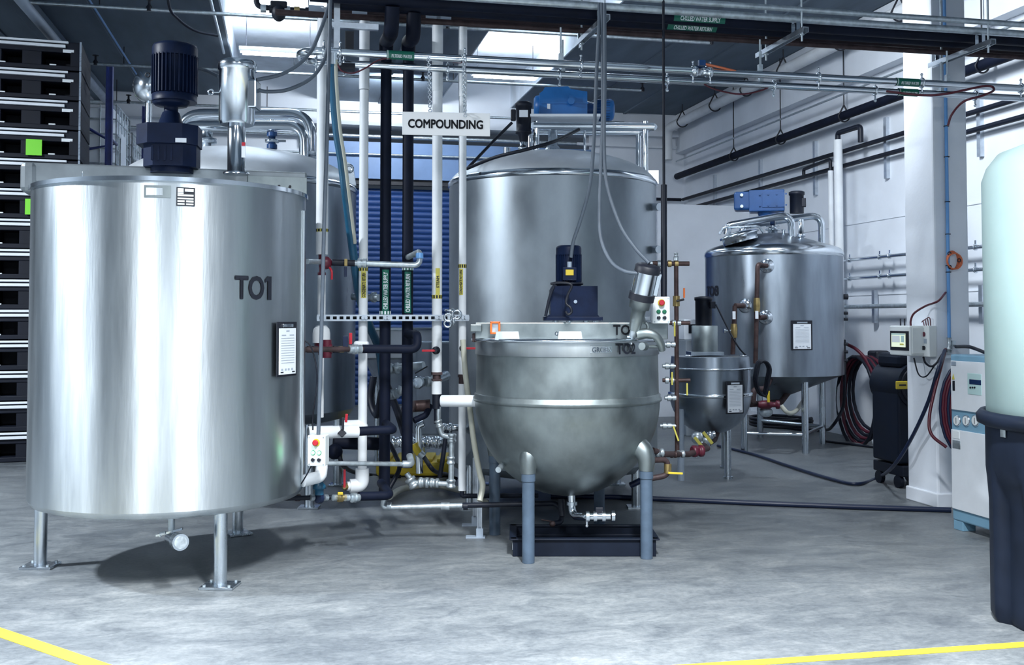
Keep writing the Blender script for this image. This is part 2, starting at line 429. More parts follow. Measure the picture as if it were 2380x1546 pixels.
# ceiling: concrete bands coloured dark for want of light, with two pale recessed wells running away from the camera
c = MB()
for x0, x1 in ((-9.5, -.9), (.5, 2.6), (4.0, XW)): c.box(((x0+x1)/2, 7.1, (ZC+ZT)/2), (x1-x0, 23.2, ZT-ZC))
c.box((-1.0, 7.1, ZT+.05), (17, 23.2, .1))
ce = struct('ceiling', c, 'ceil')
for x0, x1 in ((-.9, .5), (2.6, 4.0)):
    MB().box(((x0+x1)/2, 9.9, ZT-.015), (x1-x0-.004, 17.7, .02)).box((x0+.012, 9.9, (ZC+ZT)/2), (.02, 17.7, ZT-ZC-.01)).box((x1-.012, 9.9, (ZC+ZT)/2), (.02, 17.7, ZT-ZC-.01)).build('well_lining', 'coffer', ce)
for x in (-6.6, -5.2, -3.9, -2.5, 1.55, 5.3, 6.2):
    MB().box((x, 9.9, ZC-.012), (.05, 17.6, .024)).build('ceiling_seam', 'ceil', ce)
for x in (-3.2,): MB().box((x, 9.9, ZC-.1), (.2, 17.6, .2), None, .02).build('ceiling_rib', 'ceil', ce)
# lamps in the wells
for i, (x, y, z) in enumerate(((-.2, 15.2, 5.4), (3.3, 15.9, 5.4), (-.2, 11.4, 5.6), (3.3, 11.6, 5.6))):
    t = thing('strip_light', ['lit strip light deep in the left ceiling well', 'lit strip light deep in the right ceiling well', 'nearer strip light in the left ceiling well', 'nearer strip light in the right ceiling well'][i], 'lamp', (x, y, z), 'strip lights in the ceiling wells')
    MB().box((x, y, z+.05), (1.1, .16, .07), None, .01).build('housing', 'white', t)
    for dy in (-.045, .045): MB().cyl((x-.5, y+dy, z), (x+.5, y+dy, z), .014, seg=10).build('tube', 'tubelight', t)
    for dx in (-.45, .45): MB().cyl((x+dx, y, z+.08), (x+dx, y, ZT-.02), .006, seg=6).build('hanger_rod', 'ink', t)
# white partition wall behind the far tank
p0, p1 = at(1538, 480, 17.2), at(1712, 478, 16.6)
struct('trim_1', MB().box(((p0.x+p1.x)/2+.3, (p0.y+p1.y)/2, 1.72), (p1.x-p0.x+1.1, .12, 3.44)), 'wall')
# free-standing column
cx0, cx1, cy0, cy1 = 5.33, 5.66, 7.79, 8.22
col_ = MB().box(((cx0+cx1)/2, (cy0+cy1)/2, 2.98), (cx1-cx0, cy1-cy0, 5.96), None, .018)
co = struct('trim_2', col_, 'wall')
MB().box(((cx0+cx1)/2, (cy0+cy1)/2, .06), (cx1-cx0+.03, cy1-cy0+.03, .12), None, .01).build('column_base', 'wall', co)
struct('baseboard_right', MB().box((XW-.01, 9, .04), (.03, 19, .08)), 'wall')
# equipment cart far behind the copper manifold
q = at(1602, 780, 14.2); t = thing('white_cart', 'white equipment cart far behind the copper manifold', 'cart', (q.x, q.y, 0)); zt = at(1602, 742, 14.2).z
MB().box((q.x, q.y, zt-.14), (.26, .3, .28), None, .01).build('upper_box', 'white', t); MB().box((q.x+.05, q.y, (zt-.28)/2), (.36, .4, zt-.28), None, .01).build('base', 'farwall', t)
MB().box((q.x, q.y-.155, zt-.13), (.14, .01, .12)).build('dark_panel', 'ink', t)
# yellow floor tapes
def floor_tape(p, q, w, label):
    d = (q-p).normalized(); n = UP.cross(d); c = (p+q)/2
    solo('floor_tape', MB().box(c+UP*.002, ((q-p).length, w, .002), (d, n, UP)), 'tape', label, 'floor tape', 'yellow floor tapes')
floor_tape(fl(-320, 1362), fl(520, 1648), .085, 'yellow floor tape running diagonally across the left foreground')
floor_tape(fl(1130, 1583), fl(2560, 1487), .07, 'yellow floor tape crossing the right foreground near the black stand')
# ================================================================== RIGHT WALL PIPES
def wall_run(name, label, cat, px, py, X, r, mt, y0=4.5, y1=18.5, group=None):
    z = onX(px, py, X).z
    return solo(name, MB().cyl((X, y0, z), (X, y1, z), r, seg=18), mt, label, cat, group), z
_, zb = wall_run('wall_pipe', 'fat pale pipe hung high along the right wall', 'pipe', 1821, 164, 6.98, .085, 'insul', 5, 18.0)
o = bpy.data.objects['wall_pipe']
pipe('wall_elbow', 'end elbow of the fat pale pipe turning down the back wall', 'pipe', [(6.98, 18.0, zb), (6.98, 18.45, zb), (6.98, 18.45, zb-.6)], .085, 'insul', .2)
def clevis(label, px, X, z, r, ztop, grp):
    """pear-shaped hanger with a rod up to the ceiling"""
    q = onX(px, 300, X); t = thing('pipe_hanger', label, 'hanger', (X, q.y, z-r), grp)
    pts = [Vector((X+(r+.022)*math.cos(a), q.y, z+(r+.022)*math.sin(a))) for a in [PI*1.02+PI*.96*k/14 for k in range(15)]]
    pts = [Vector((X, q.y, z+r*2.3))]+pts+[Vector((X, q.y, z+r*2.3))]
    MB().tube(pts, .011, 6).build('yoke', 'ink', t)
    MB().cyl((X, q.y, z+r*2.3), (X, q.y, ztop), .008, seg=6).build('rod', 'ink', t)
for i, px in enumerate((1528, 1586, 1662, 1735, 1822, 1955, 2094)):
    clevis(['black hanger at the far end of the fat pale wall pipe', 'second black hanger from the far end of the fat pale wall pipe', 'black pipe hanger right of the tall blue agitator drive', 'black hanger under the copper rack pipe, fat pale pipe', 'black hanger left of the middle of the fat pale pipe', 'black hanger on the fat pale pipe well left of the column', 'black hanger on the fat pale pipe close beside the white column'][i], px, 6.98, zb, .085, ZC, 'hangers of the fat pale wall pipe')
_, zk = wall_run('wall_pipe', 'thick black pipe running along the middle of the right wall', 'pipe', 1821, 320, 7.18, .06, 'foam')
for i, px in enumerate((1705, 1814, 1962, 2285)):
    clevis(['far light hanger on the thick black wall pipe', 'middle light hanger on the thick black wall pipe', 'light hanger on the thick black wall pipe left of the column', 'light hanger on the black wall pipe right of the column'][i], px, 7.18, zk, .06, ZC, 'hangers of the thick black wall pipe')
_, zc = wall_run('conduit', 'thin pale conduit just above the thick black wall pipe', 'conduit', 1919, 235, 7.17, .014, 'galv')
_, z1 = wall_run('wall_rail_pipe', 'upper of the two slim dark pipes on the right wall', 'pipe', 2102, 309, 7.3, .03, 'rubber')
_, z2 = wall_run('wall_rail_pipe', 'lower of the two slim dark pipes on the right wall', 'pipe', 2102, 347, 7.3, .03, 'rubber')
for i, px in enumerate((1660, 1766, 1893, 2059, 2277)):
    q = onX(px, 400, 7.36)
    solo('wall_strut', MB().box((7.375, q.y, (z1+z2)/2), (.05, .06, .78)), 'strut', ['farthest short wall strut holding the slim dark pipes', 'wall strut above the small blue agitator drive, slim pipes', 'wall strut left of the tall white wall pipe', 'wall strut between the white wall pipe and the column', 'wall strut right of the column above the white tank'][i], 'strut', 'struts of the slim dark wall pipes')
pipe('wall_rail_pipe', 'slim dark pipe crossing the back wall corner', 'pipe', [(7.28, 18.55, z1), (5.6, 18.55, z1)], .03, 'rubber')
# white risers on the wall with black bends on top
q0 = onX(1950, 560, 7.12)
t = thing('white_riser', 'tall white insulated riser on the right wall with a black bend on top', 'pipe', (q0.x, q0.y, 0))
zt = onX(1948, 325, 7.12).z
MB().cyl((q0.x, q0.y, .2), (q0.x, q0.y, zt), .058, seg=20).build('riser', 'insul', t)
e1 = onX(2000, 300, 7.14); MB().tube(fillet([(q0.x, q0.y, zt), (q0.x, q0.y, zt+.09), (e1.x, e1.y, zt+.09), (e1.x, e1.y, z1)], .06), .035, 12).build('bend', 'rubber', t)
q0 = onX(1932, 560, 7.14); t = thing('white_riser', 'shorter thin white riser just left of the tall white riser', 'pipe', (q0.x, q0.y, 0))
zt = onX(1938, 395, 7.14).z
MB().cyl((q0.x, q0.y, .2), (q0.x, q0.y, zt), .035, seg=16).build('riser', 'insul', t)
e1 = onX(1868, 410, 7.2); MB().tube(fillet([(q0.x, q0.y, zt), (q0.x, q0.y, zt+.16), (e1.x, e1.y, zt+.14), (e1.x, e1.y, z2)], .05), .024, 10).build('bend', 'rubber', t)
for i, (py, r, mt) in enumerate(((598, .022, 'polish'), (643, .022, 'polish'), (712, .028, 'galv'))):
    z = onX(2040, py, 7.25).z
    o = thing('wall_tube', ['highest steel tube on the wall right of the T08 tank', 'second steel tube on the wall below the highest one', 'galvanised conduit on the wall left of the column, lowest'][i], 'pipe', (7.25, 10, z))
    MB().cyl((7.25, 5.5, z), (7.25, 16, z), r, seg=14).build('tube', mt, o)
    for px in ((1975, 2045, 2068, 2268) if i < 2 else (2020, 2268)):
        q = onX(px, py, 7.25)
        if i < 2:
            MB().torus((7.25, q.y, z), (0, 1, 0), .03, .008, 14, 6).box((7.25, q.y, z+.05), (.012, .02, .05)).build('clamp', 'polish', o)
        else: MB().box((7.33, q.y, z), (.05, .06, .42)).build('wall_bracket', 'strut', o)
# ================================================================== SPRINKLER LINES AND HIGH PIPES
def sprinkler_line(y, z, x0, x1, px_heads, r, label):
    t = thing('sprinkler_pipe', label, 'pipe', (x0, y, z))
    MB().cyl((x0, y, z), (x1, y, z), r, seg=10).build('pipe_run', 'galv', t)
    for px in px_heads:
        q = onY(px, 150, y); MB().axis_rings((q.x, y, z-.02), UP, [(0, .03), (.05, .035), (.08, .016), (.13, .016), (.135, .045), (.145, .045)], 10).build('sprinkler_head', 'ink', t)
    x = x0+.8
    while x < x1: MB().cyl((x, y, z), (x, y, ZC), .007, seg=6).build('rod', 'ink', t); x += 2.4
def xz(px, py, y): return onY(px, py, y)
sprinkler_line(12.7, xz(1100, 67, 12.7).z, xz(60, 0, 12.7).x, xz(1653, 100, 12.7).x, (345, 1040, 1653), .022, 'nearest thin sprinkler pipe crossing under the ceiling')
sprinkler_line(15.6, xz(1100, 191, 15.6).z, xz(150, 130, 15.6).x, xz(1493, 212, 15.6).x, (222, 983, 1493), .022, 'middle thin sprinkler pipe crossing under the ceiling')
sprinkler_line(17.8, xz(900, 263, 17.8).z, xz(150, 220, 17.8).x, xz(1450, 290, 17.8).x, (300,), .022, 'farthest thin sprinkler pipe close to the back wall')
a = at(25, 2, 10.6); pipe('main_pipe', 'long dark sprinkler main under the ceiling at far left', 'pipe', [(-2.85, 9, 5.0), (-2.85, 18.4, 5.0)], .06, 'grey')
q = at(98, 55, 12.2); pipe('drop_pipe', 'short rusty drop pipe hanging at the top left', 'pipe', [(-2.85, 11.9, 5.02), (-2.85, 11.9, 5.48)], .035, 'rust')
pipe('blue_line', 'thin pale blue line under the ceiling at far left', 'pipe', [(-2.35, 9, 5.35), (-2.35, 18, 5.35)], .014, 'bluepipe')
solo('loose_cable', MB().tube(spline([(at(392, 8, 11.0).x, at(392, 8, 11.0).y, 5.48), at(392, 8, 11.0), at(415, 45, 11.3), at(455, 72, 11.6), at(505, 83, 12)]), .016, 8), 'rubber', 'dark cable sagging from the ceiling left of the left well', 'cable')
pipe('conduit', 'pale conduit running along the left well edge', 'conduit', [(-.98, 10.5, 5.46), (-.98, 15.5, 5.46)], .02, 'galv')
for i, (py, zr) in enumerate(((318, .03), (360, .02))):
    z = onY(900, py, 18.5).z; pipe('wall_tube', ['thick grey tube along the white back wall above the blue door', 'thin grey tube along the back wall over the door frame'][i], 'pipe', [(-6, 18.5, z), (5.2, 18.5, z)], zr, 'galv')
pipe('blue_line', 'thin blue air line bending down the back wall', 'pipe', [onY(655, 272, 18.45), onY(714, 278, 18.45), onY(716, 330, 18.45)], .022, 'bluepipe', .05)
# ================================================================== LEFT: FOLDED BINS, RACK, TOTES
bx = onY(188, 400, 12.47); bw, bdp, bh = 1.45, 1.05, .338
th = math.radians(5); AXB = (Vector((math.cos(th), math.sin(th), 0)), Vector((-math.sin(th), math.cos(th), 0)), UP)
O0 = Vector((bx.x, 12.42, 0))
def lb(x, y, z): return O0+AXB[0]*x+AXB[1]*y+UP*z    # x to the right of the right front corner (so mostly negative)
def make_bin():
    t = thing('folded_bin', 'x', 'bin', O0, 'stack of folded black bins'); B = MB()
    g = .006
    B.box(lb(-bw/2, bdp/2, .265), (bw, bdp, .125), AXB, .008).box(lb(-bw/2, bdp/2, .03), (bw, bdp, .05), AXB, .006)
    for x in (-.06, -.52, -.93, -1.39): B.box(lb(x, bdp/2, .13), (.12 if x in (-.06, -1.39) else .2, bdp-.02, .16), AXB, .005)
    for y in (.06, bdp/2, bdp-.06): B.box(lb(-.055, y, .13), (.108, .14, .16), AXB)
    B.box(lb(-bw/2, bdp/2, .13), (bw-.24, .3, .15), AXB)
    B.build('body', 'bin', t)
    MB().box(lb(-.16-.6, -.012, .318), (1.24, .03, .024), AXB, .004).build('edge_strip', 'white', t)
    MB().box(lb(-.19-.6, -.014, .272), (1.24, .034, .032), AXB, .004).build('edge_strip', 'white', t)
    MB().box(lb(-.14, -.003, .222), (.115, .008, .035), AXB).build('tag_plate', 'whiteink', t)
    for x in (-.3, -.82): MB().box(lb(x, .005, .058), (.07, .03, .014), AXB, .003).build('latch', 'whiteink', t)
    MB().box(lb(-.012, -.004, .17), (.02, .012, .33), AXB).build('hinge_rod', 'grey', t)
    return t
names = ['bottom', 'second', 'third', 'fourth', 'fifth', 'sixth', 'seventh', 'eighth', 'ninth', 'tenth', 'eleventh', 'twelfth', 'thirteenth', 'topmost']
b0 = make_bin(); bins = [b0]
for k in range(1, 14): bins.append(copy_tree(b0, (0, 0, bh*k)))
for k, b in enumerate(bins):
    b['label'] = ('%s black folded bin in the tall stack at left%s' % (names[k], {0: ', standing on the floor', 13: ', under the ceiling', 9: ', fifth from the top', 10: ', with a green card', 8: ', with a half-hidden green card'}.get(k, ', counted from the floor')))
def card(px, py, dpx, hpx, label):
    q = onY(px, py, 12.36); xx = (q.x-O0.x)/AXB[0].x; q2 = lb(xx, -.036, 0); solo('green_card', MB().box((q2.x, q2.y, q.z), (m(dpx, 11.7), .012, m(hpx, 11.7)), AXB, .003), 'lime', label, 'card', 'green cards on the bins')
card(79, 343, 34, 37, 'bright green card hung on the upper bins of the stack')
card(74, 481, 28, 36, 'bright green card half hidden by the left tank rim')
def upright(px, d, ztop, label):
    q = at(px, 300, d); solo('rack_upright', MB().box((q.x, q.y, ztop/2), (.062, .05, ztop)).box((q.x-.034, q.y-.015, ztop/2), (.008, .08, ztop)).box((q.x+.034, q.y-.015, ztop/2), (.008, .08, ztop)), 'rackblue', label, 'rack upright', 'blue rack uprights')
    return q
u1 = upright(254, 12.4, at(254, 156, 12.4).z, 'nearest blue rack upright between the bins and the white totes')
u2 = upright(337, 15.2, at(337, 248, 15.2).z, 'farther blue rack upright behind the left mixer motor')
zl = at(240, 395, 13).z-.18
bm_ = thing('rack_beam', 'blue rack beam with braces carrying the white totes', 'rack beam', (u1.x, u1.y, zl))
MB().box((u1.x-.02, u1.y+1.75, zl-.06), (.05, 3.4, .12)).build('beam', 'rackblue', bm_)
MB().box((u1.x-1.2, u1.y+2.2, zl-.06), (.05, 2.6, .12)).build('beam', 'rackblue', bm_)
for k in range(5): MB().box((u1.x-.6, u1.y+1.0+.6*k, zl-.03), (1.2, .1, .04)).build('crossbar', 'rackblue', bm_)
zz = at(230, 335, 13.0).z
MB().tube([(u1.x-.55, u1.y+.62, zz+.3), (u1.x-.02, u1.y+.62, zz), (u1.x-.55, u1.y+.62, zz-.12)], .025, 8).build('brace', 'rackblue', bm_)
MB().cyl((u1.x-.02, u1.y+.1, zz), (u1.x-.02, u1.y+.66, zz), .02, seg=8).build('brace', 'rackblue', bm_)
def tote(c, label, s=1.0):
    t = thing('white_tote', label, 'tote', c, 'white caged totes on the rack'); c = Vector(c); w_, dp, h = 1.0*s, 1.15*s, .98*s
    MB().box(c+UP*.07, (w_, dp, .12), None, .01).build('pallet', 'rackblue', t)
    MB().box(c+UP*(.14+h/2), (w_-.06, dp-.06, h-.04), None, .06).build('tank', 'white', t)
    MB().cyl(c+UP*(.12+h), c+UP*(.17+h), .09, seg=16).build('cap', 'whiteink', t)
    g = MB()
    for k in range(6):
        z = c.z+.15+h*k/5
        x0, x1, y0, y1 = c.x-w_/2, c.x+w_/2, c.y-dp/2, c.y+dp/2
        g.tube(fillet([(x0+.2, y0, z), (x1, y0, z), (x1, y1, z), (x0, y1, z), (x0, y0, z), (x0+.2, y0, z)], .04, 3), .011, 6)
    for k in range(6):
        for y in (c.y-dp/2, c.y+dp/2): x = c.x-w_/2+w_*k/5; g.cyl((x, y, c.z+.13), (x, y, c.z+.15+h), .010, seg=6)
        for x in (c.x-w_/2, c.x+w_/2): y = c.y-dp/2+dp*k/5; g.cyl((x, y, c.z+.13), (x, y, c.z+.15+h), .010, seg=6)
    g.build('cage', 'galv', t)
    MB().box(c+Vector((w_/2+.012, -.05, .55*s)), (.006, .42*s, .5*s)).build('label_sheet', 'paper', t)
q = at(262, 300, 13.3); tote((q.x-.5, q.y+.85, zl), 'white caged tote right behind the nearest blue rack upright')
q = at(302, 300, 15.0); tote((q.x-.46, q.y+.75, zl), 'white caged tote farther back behind the first tote', .92)
# ================================================================== TANK HELPERS
def motor(parent, c, r, prof_h, mt, fins=20, cap='ink', fincol=None):
    """upright finned motor, base centre c, radius r, height prof_h"""
    c = Vector(c); h = prof_h
    MB().axis_rings(c, UP, [(0, r*.98), (h*.12, r*.98), (h*.13, r*.88), (h*.80, r*.88)], 32).build('motor_body', mt, parent)
    f = MB()
    for k in range(fins*2):
        a = 2*PI*k/(fins*2); u = Vector((math.cos(a), math.sin(a), 0))
        f.box(c+u*(r*.93)+UP*(h*.46), (r*.16, r*.05, h*.66), (u, UP.cross(u), UP))
    f.build('cooling_fins', mt, parent)
    MB().axis_rings(c, UP, [(h*.77, r*.99), (h*.93, r*.99), (h*.975, r*.94), (h, r*.80)], 32).build('fan_cover', mt, parent)
def ibolt(parent, pts, s=.012, mt='galv'):
    for p in pts: MB().cyl(p, Vector(p)+UP*s*.8, s*.85, seg=6).build('bolt', mt, parent)
def clipboard(label, c, r, px0, px1, py0, py1, dy=0):
    """paper form on a black clipboard hanging on a tank wall"""
    a0, p0 = cyl_hit(px0, (py0+py1)/2, c, r); a1, p1 = cyl_hit(px1, (py0+py1)/2+dy, c, r)
    zt = cyl_hit((px0+px1)/2, py0, c, r)[1].z; zb_ = cyl_hit((px0+px1)/2, py1, c, r)[1].z
    u = (p1-p0); u.z = 0; wd_ = u.length; u.normalize(); n = u.cross(UP); hh = zt-zb_; o = Vector((p0.x, p0.y, zb_))+n*.014
    ax = (u, -n, UP)
    t = thing('clipboard', label, 'clipboard', o)
    MB().box(o+u*wd_/2+UP*hh/2, (wd_, .008, hh), ax, .003).build('board', 'ink', t)
    pp = MB().box(o+u*wd_*.5+UP*hh*.46+n*.007, (wd_*.84, .003, hh*.84), ax).build('paper_form', 'paper', t)
    MB().box(o+u*wd_/2+UP*hh*.93+n*.008, (wd_*.5, .014, hh*.06), ax, .003).build('clip', 'polish', t)
    l = MB()
    for k in range(11): l.box(o+u*wd_*.5+UP*hh*(.70-.045*k)+n*.0095, (wd_*.66, .0012, hh*.008), ax)
    for x in (.3, .7): l.box(o+u*wd_*x+UP*hh*.755+n*.0095, (wd_*.22, .0012, hh*.02), ax)
    l.box(o+u*wd_*.5+UP*hh*.83+n*.0095, (wd_*.16, .0012, hh*.025), ax)
    for x in (.22, .4, .55, .72): l.box(o+u*wd_*x+UP*hh*.13+n*.0095, (wd_*.09, .0012, hh*.035), ax)
    l.build('printed_lines', 'greyink', pp)
    MB().box(o+u*wd_*.22+UP*hh*.08+n*.0095, (wd_*.14, .0012, hh*.02), ax).box(o+u*wd_*.8+UP*hh*.08+n*.0095, (wd_*.14, .0012, hh*.02), ax).build('printed_marks', 'ink', pp)
# ================================================================== LEFT FRONT TANK
c1 = wc(-2.22, 6.75); R1 = .85
z_bot, z_top = .465, 2.40
t1 = thing('mixing_tank', 'large brushed steel upright tank lettered TO1 standing on legs at left', 'tank', c1)
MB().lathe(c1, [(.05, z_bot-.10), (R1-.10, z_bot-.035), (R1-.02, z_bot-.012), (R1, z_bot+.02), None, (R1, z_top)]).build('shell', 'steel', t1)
MB().lathe(c1, [(R1-.02, z_top+.012), (R1+.016, z_top+.012), None, (R1+.016, z_top-.014), None, (R1-.002, z_top-.014)]).build('rim', 'polish', t1)
MB().lathe(c1, [(0, z_top+.045), (R1*.6, z_top+.03), (R1-.01, z_top+.008)]).build('lid', 'steel', t1)
# the vertical weld and the cover sheet edge at right
a, p = cyl_hit(703, 800, c1, R1)
MB().patch(c1, R1, a-.02, a+.05, z_bot+.05, z_top-.10, .012, 4).build('seam_cover', 'steel', t1)
for i, (bx_, by_) in enumerate(((86, 1318), (515, 1366), (555, 1240))):
    p = fl(bx_, by_); d_ = c1-p; d_.z = 0; d_.normalize(); p = p+d_*.02
    lg = MB().cyl(p+UP*.01, p+UP*(z_bot+.03), .040, seg=24).build('leg', 'leg_steel', t1)
    u = d_; v = UP.cross(u); a = math.radians(45)
    ax = (u*math.cos(a)+v*math.sin(a), v*math.cos(a)-u*math.sin(a), UP) if i else (RT, FH, UP)
    MB().box(p+UP*.009, (.20, .17, .016), ax, .003).build('foot_plate', 'leg_steel', lg)
    ibolt(lg, [p+ax[0]*(.075*sx)+ax[1]*(.062*sy)+UP*.017 for sx in (-1, 1) for sy in (-1, 1)])
# bridge across the top
bl, br = wc(-3.06, 6.50), wc(-1.40, 6.96); bu = (br-bl).normalized(); bn = bu.cross(UP)
bax = (bu, -bn, UP); bc = (bl+br)/2
MB().box(bc+UP*2.50, ((br-bl).length, .30, .125), bax, .012).build('bridge_beam', 'beam', t1)
MB().box(bl+UP*2.47-bn*.0+bu*.03, (.10, .32, .19), bax, .03).build('beam_end_cap', 'beam', t1)
MB().box(br+UP*2.455-bu*.19+bn*.16, (.38, .012, .14), bax, .002).build('end_plate', 'steel_dull', t1)
for k in (-.25, -.18, -.11): MB().cyl(br+UP*2.46+bu*k+bn*.165, br+UP*2.46+bu*k+bn*.18, .009, seg=10).build('bolt', 'ink', t1)
q = at(175, 405, 6.45)
MB().tube(fillet([q+RT*-.03-UP*.03, q+RT*-.03+UP*.02, q+RT*.045+UP*.02, q+RT*.045-UP*.03], .012), .006, 8).build('lid_handle', 'polish', t1)
# navy gear motor
g = at(400, 400, 6.6); gz = lambda py: at(400, py, 6.6).z; k1 = 6.6/F
MB().axis_rings((g.x, g.y, gz(404)), UP, [(0, 48*k1), (16*k1, 48*k1)], 32).build('gearbox_flange', 'navy', t1)
gx = facing(8)
def oct_(c, w_, d_, h, ch, ax, mtl, nm, par, z0):
    pts = []
    for sx, sy in ((-1, -1), (1, -1), (1, 1), (-1, 1)):
        q_ = [(sx*w_/2, sy*(d_/2-ch)), (sx*(w_/2-ch), sy*d_/2)]; pts += q_ if sx*sy > 0 else q_[::-1]
    return MB().prism([Vector((c.x, c.y, z0))+ax[0]*x+ax[1]*y for x, y in pts], UP*h).build(nm, mtl, par)
oct_(g, 118*k1, 112*k1, 52*k1, 26*k1, gx, 'navy', 'gearbox_base', t1, gz(392))
oct_(g-gx[0]*6*k1, 137*k1, 124*k1, 46*k1, 30*k1, gx, 'navy', 'gearbox_housing', t1, gz(342))
for k in range(4): MB().box(Vector((g.x, g.y, gz(364)))+gx[0]*((-34+14*k)*k1)-gx[1]*56*k1, (5*k1, 4*k1, 34*k1), gx).build('rib', 'navy', t1)
MB().box(Vector((g.x, g.y, gz(336)))+gx[0]*30*k1-gx[1]*63*k1, (24*k1, 3*k1, 10*k1), gx).build('nameplate', 'white', t1)
MB().axis_rings((g.x-gx[0].x*4*k1, g.y-gx[0].y*4*k1, gz(300)), UP, [(0, 44*k1), (4*k1, 31*k1), (38*k1, 19*k1), (40*k1, 16*k1), (52*k1, 16*k1), (54*k1, 36*k1), (60*k1, 42*k1), (64*k1, 42*k1)], 32).build('coupling_neck', 'navy', t1)
motor(t1, (g.x+.01, g.y, gz(238)), 52*k1, 136*k1, 'navy', 17)
MB().torus(at(343, 174, 6.55), FH, 5*k1, 1.6*k1, 16, 6).build('lifting_eye', 'ink', t1)
# stainless gear motor on a post
s = at(549, 405, 6.45); sz_ = lambda py: at(549, py, 6.45).z; k2 = 6.45/F
MB().axis_rings((s.x, s.y, sz_(406)), UP, [(0, 30*k2), (5*k2, 30*k2), (6*k2, 20.5*k2), (118*k2, 20.5*k2)], 32).build('drive_post', 'polish', t1)
MB().axis_rings((s.x, s.y, sz_(291)), UP, [(0, 38*k2), (8*k2, 41*k2), (126*k2, 41*k2), (127*k2, 44*k2), (144*k2, 44*k2), (150*k2, 40*k2), (153*k2, 28*k2)], 40).build('stainless_motor', 'polish', t1)
MB().box((s.x+RT.x*40*k2, s.y+RT.y*40*k2, sz_(222)), (22*k2, 50*k2, 66*k2), (RT, FH, UP), .01).build('terminal_box', 'polish', t1)
MB().torus(at(490, 214, 6.4), FH, 6*k2, 2*k2, 16, 6).cyl(at(495, 214, 6.4), at(510, 214, 6.4), 2*k2, seg=8).build('lifting_eye', 'polish', t1)
MB().box(at(566, 352, 6.36), (9*k2, 2*k2, 28*k2), (RT, FH, UP)).build('warning_tag', 'paper', t1)
MB().box(at(566, 335, 6.355), (8*k2, 2*k2, 8*k2), (RT, FH, UP)).build('warning_mark', 'red', t1)
# lettering and plates on the shell
zt_ = lambda px, py: cyl_hit(px, py, c1, R1)[1].z
a0 = cyl_hit(545, 668, c1, R1)[0]; a1 = cyl_hit(630, 668, c1, R1)[0]
text_cyl(t1, 'TO1', c1, R1, a0, a1, zt_(588, 697), zt_(588, 641), 'ink', .026)
a0 = cyl_hit(335, 444, c1, R1)[0]; a1 = cyl_hit(397, 444, c1, R1)[0]
pl = MB().patch(c1, R1, a0, a1, zt_(365, 459), zt_(365, 431), .004).build('rating_plate', 'steel_dull', t1)
MB().patch(c1, R1+.004, a0+(a1-a0)*.08, a1-(a1-a0)*.3, zt_(365, 454), zt_(365, 437), .0015).build('engraved_area', 'steel', pl)
a0 = cyl_hit(410, 457, c1, R1)[0]; a1 = cyl_hit(453, 457, c1, R1)[0]; za, zb2 = zt_(431, 479), zt_(431, 436)
pl = MB().patch(c1, R1, a0, a1, za, zb2, .004).build('data_plate', 'ink', t1)
for (x0, x1, y0, y1) in ((.06, .38, .74, .95), (.45, .92, .78, .93), (.06, .92, .52, .62), (.06, .92, .36, .44), (.06, .44, .20, .30), (.52, .92, .20, .30), (.06, .44, .06, .14), (.52, .92, .06, .14), (.06, .38, .64, .72)):
    MB().patch(c1, R1+.004, a0+(a1-a0)*x0, a0+(a1-a0)*x1, za+(zb2-za)*y0, za+(zb2-za)*y1, .001, 3).build('plate_field', 'whiteink', pl)
clipboard('paper form on a black clipboard hung on the TO1 tank', c1, R1+.006, 638, 684, 748, 875, 0)
# outlet valve underneath
q = at(395, 1205, 6.2); vz = lambda py: at(395, py, 6.2).z
ov = MB().axis_rings(at(398, 1260, 6.2)+UP*0, UP, [(0, .022), (.02, .022), (.021, .034), (.045, .034), (.046, .020), (.17, .020)], 18).build('outlet_valve', 'polish', t1)
MB().cyl(at(398, 1250, 6.2), at(418, 1260, 6.02), .040, seg=20).cyl(at(412, 1257, 6.06), at(420, 1261, 6.0), .048, seg=20).build('outlet_cap', 'leg_steel', ov)
MB().cyl(at(418, 1260.5, 6.02), at(420.3, 1261.1, 5.995), .036, seg=20).build('cap_face', 'galv', ov)
MB().box(at(394, 1237, 6.12), (.15, .02, .012), (Vector((.95, .1, .2)).normalized(), FH, UP)).build('valve_handle', 'leg_steel', ov)
MB().tube(fillet([at(372, 1248, 6.1), at(372, 1240, 6.1), at(385, 1238, 6.1)], .01), .008, 8).build('handle_stop', 'leg_steel', ov)
MB().box(at(286, 1200, 6.15), (.15, .05, .02), (RT, FH, UP), .003).build('bottom_bracket', 'leg_steel', t1)
sb = at(700, 783, 6.85); ss = thing('sensor_box', 'small black sensor box on the right edge of the TO1 tank', 'sensor', sb)
MB().box(sb, (.03, .04, .07), (RT, FH, UP), .004).build('case', 'ink', ss); MB().box(sb-FH*.021+RT*.004, (.012, .002, .035), (RT, FH, UP)).build('label_strip', 'whiteink', ss)
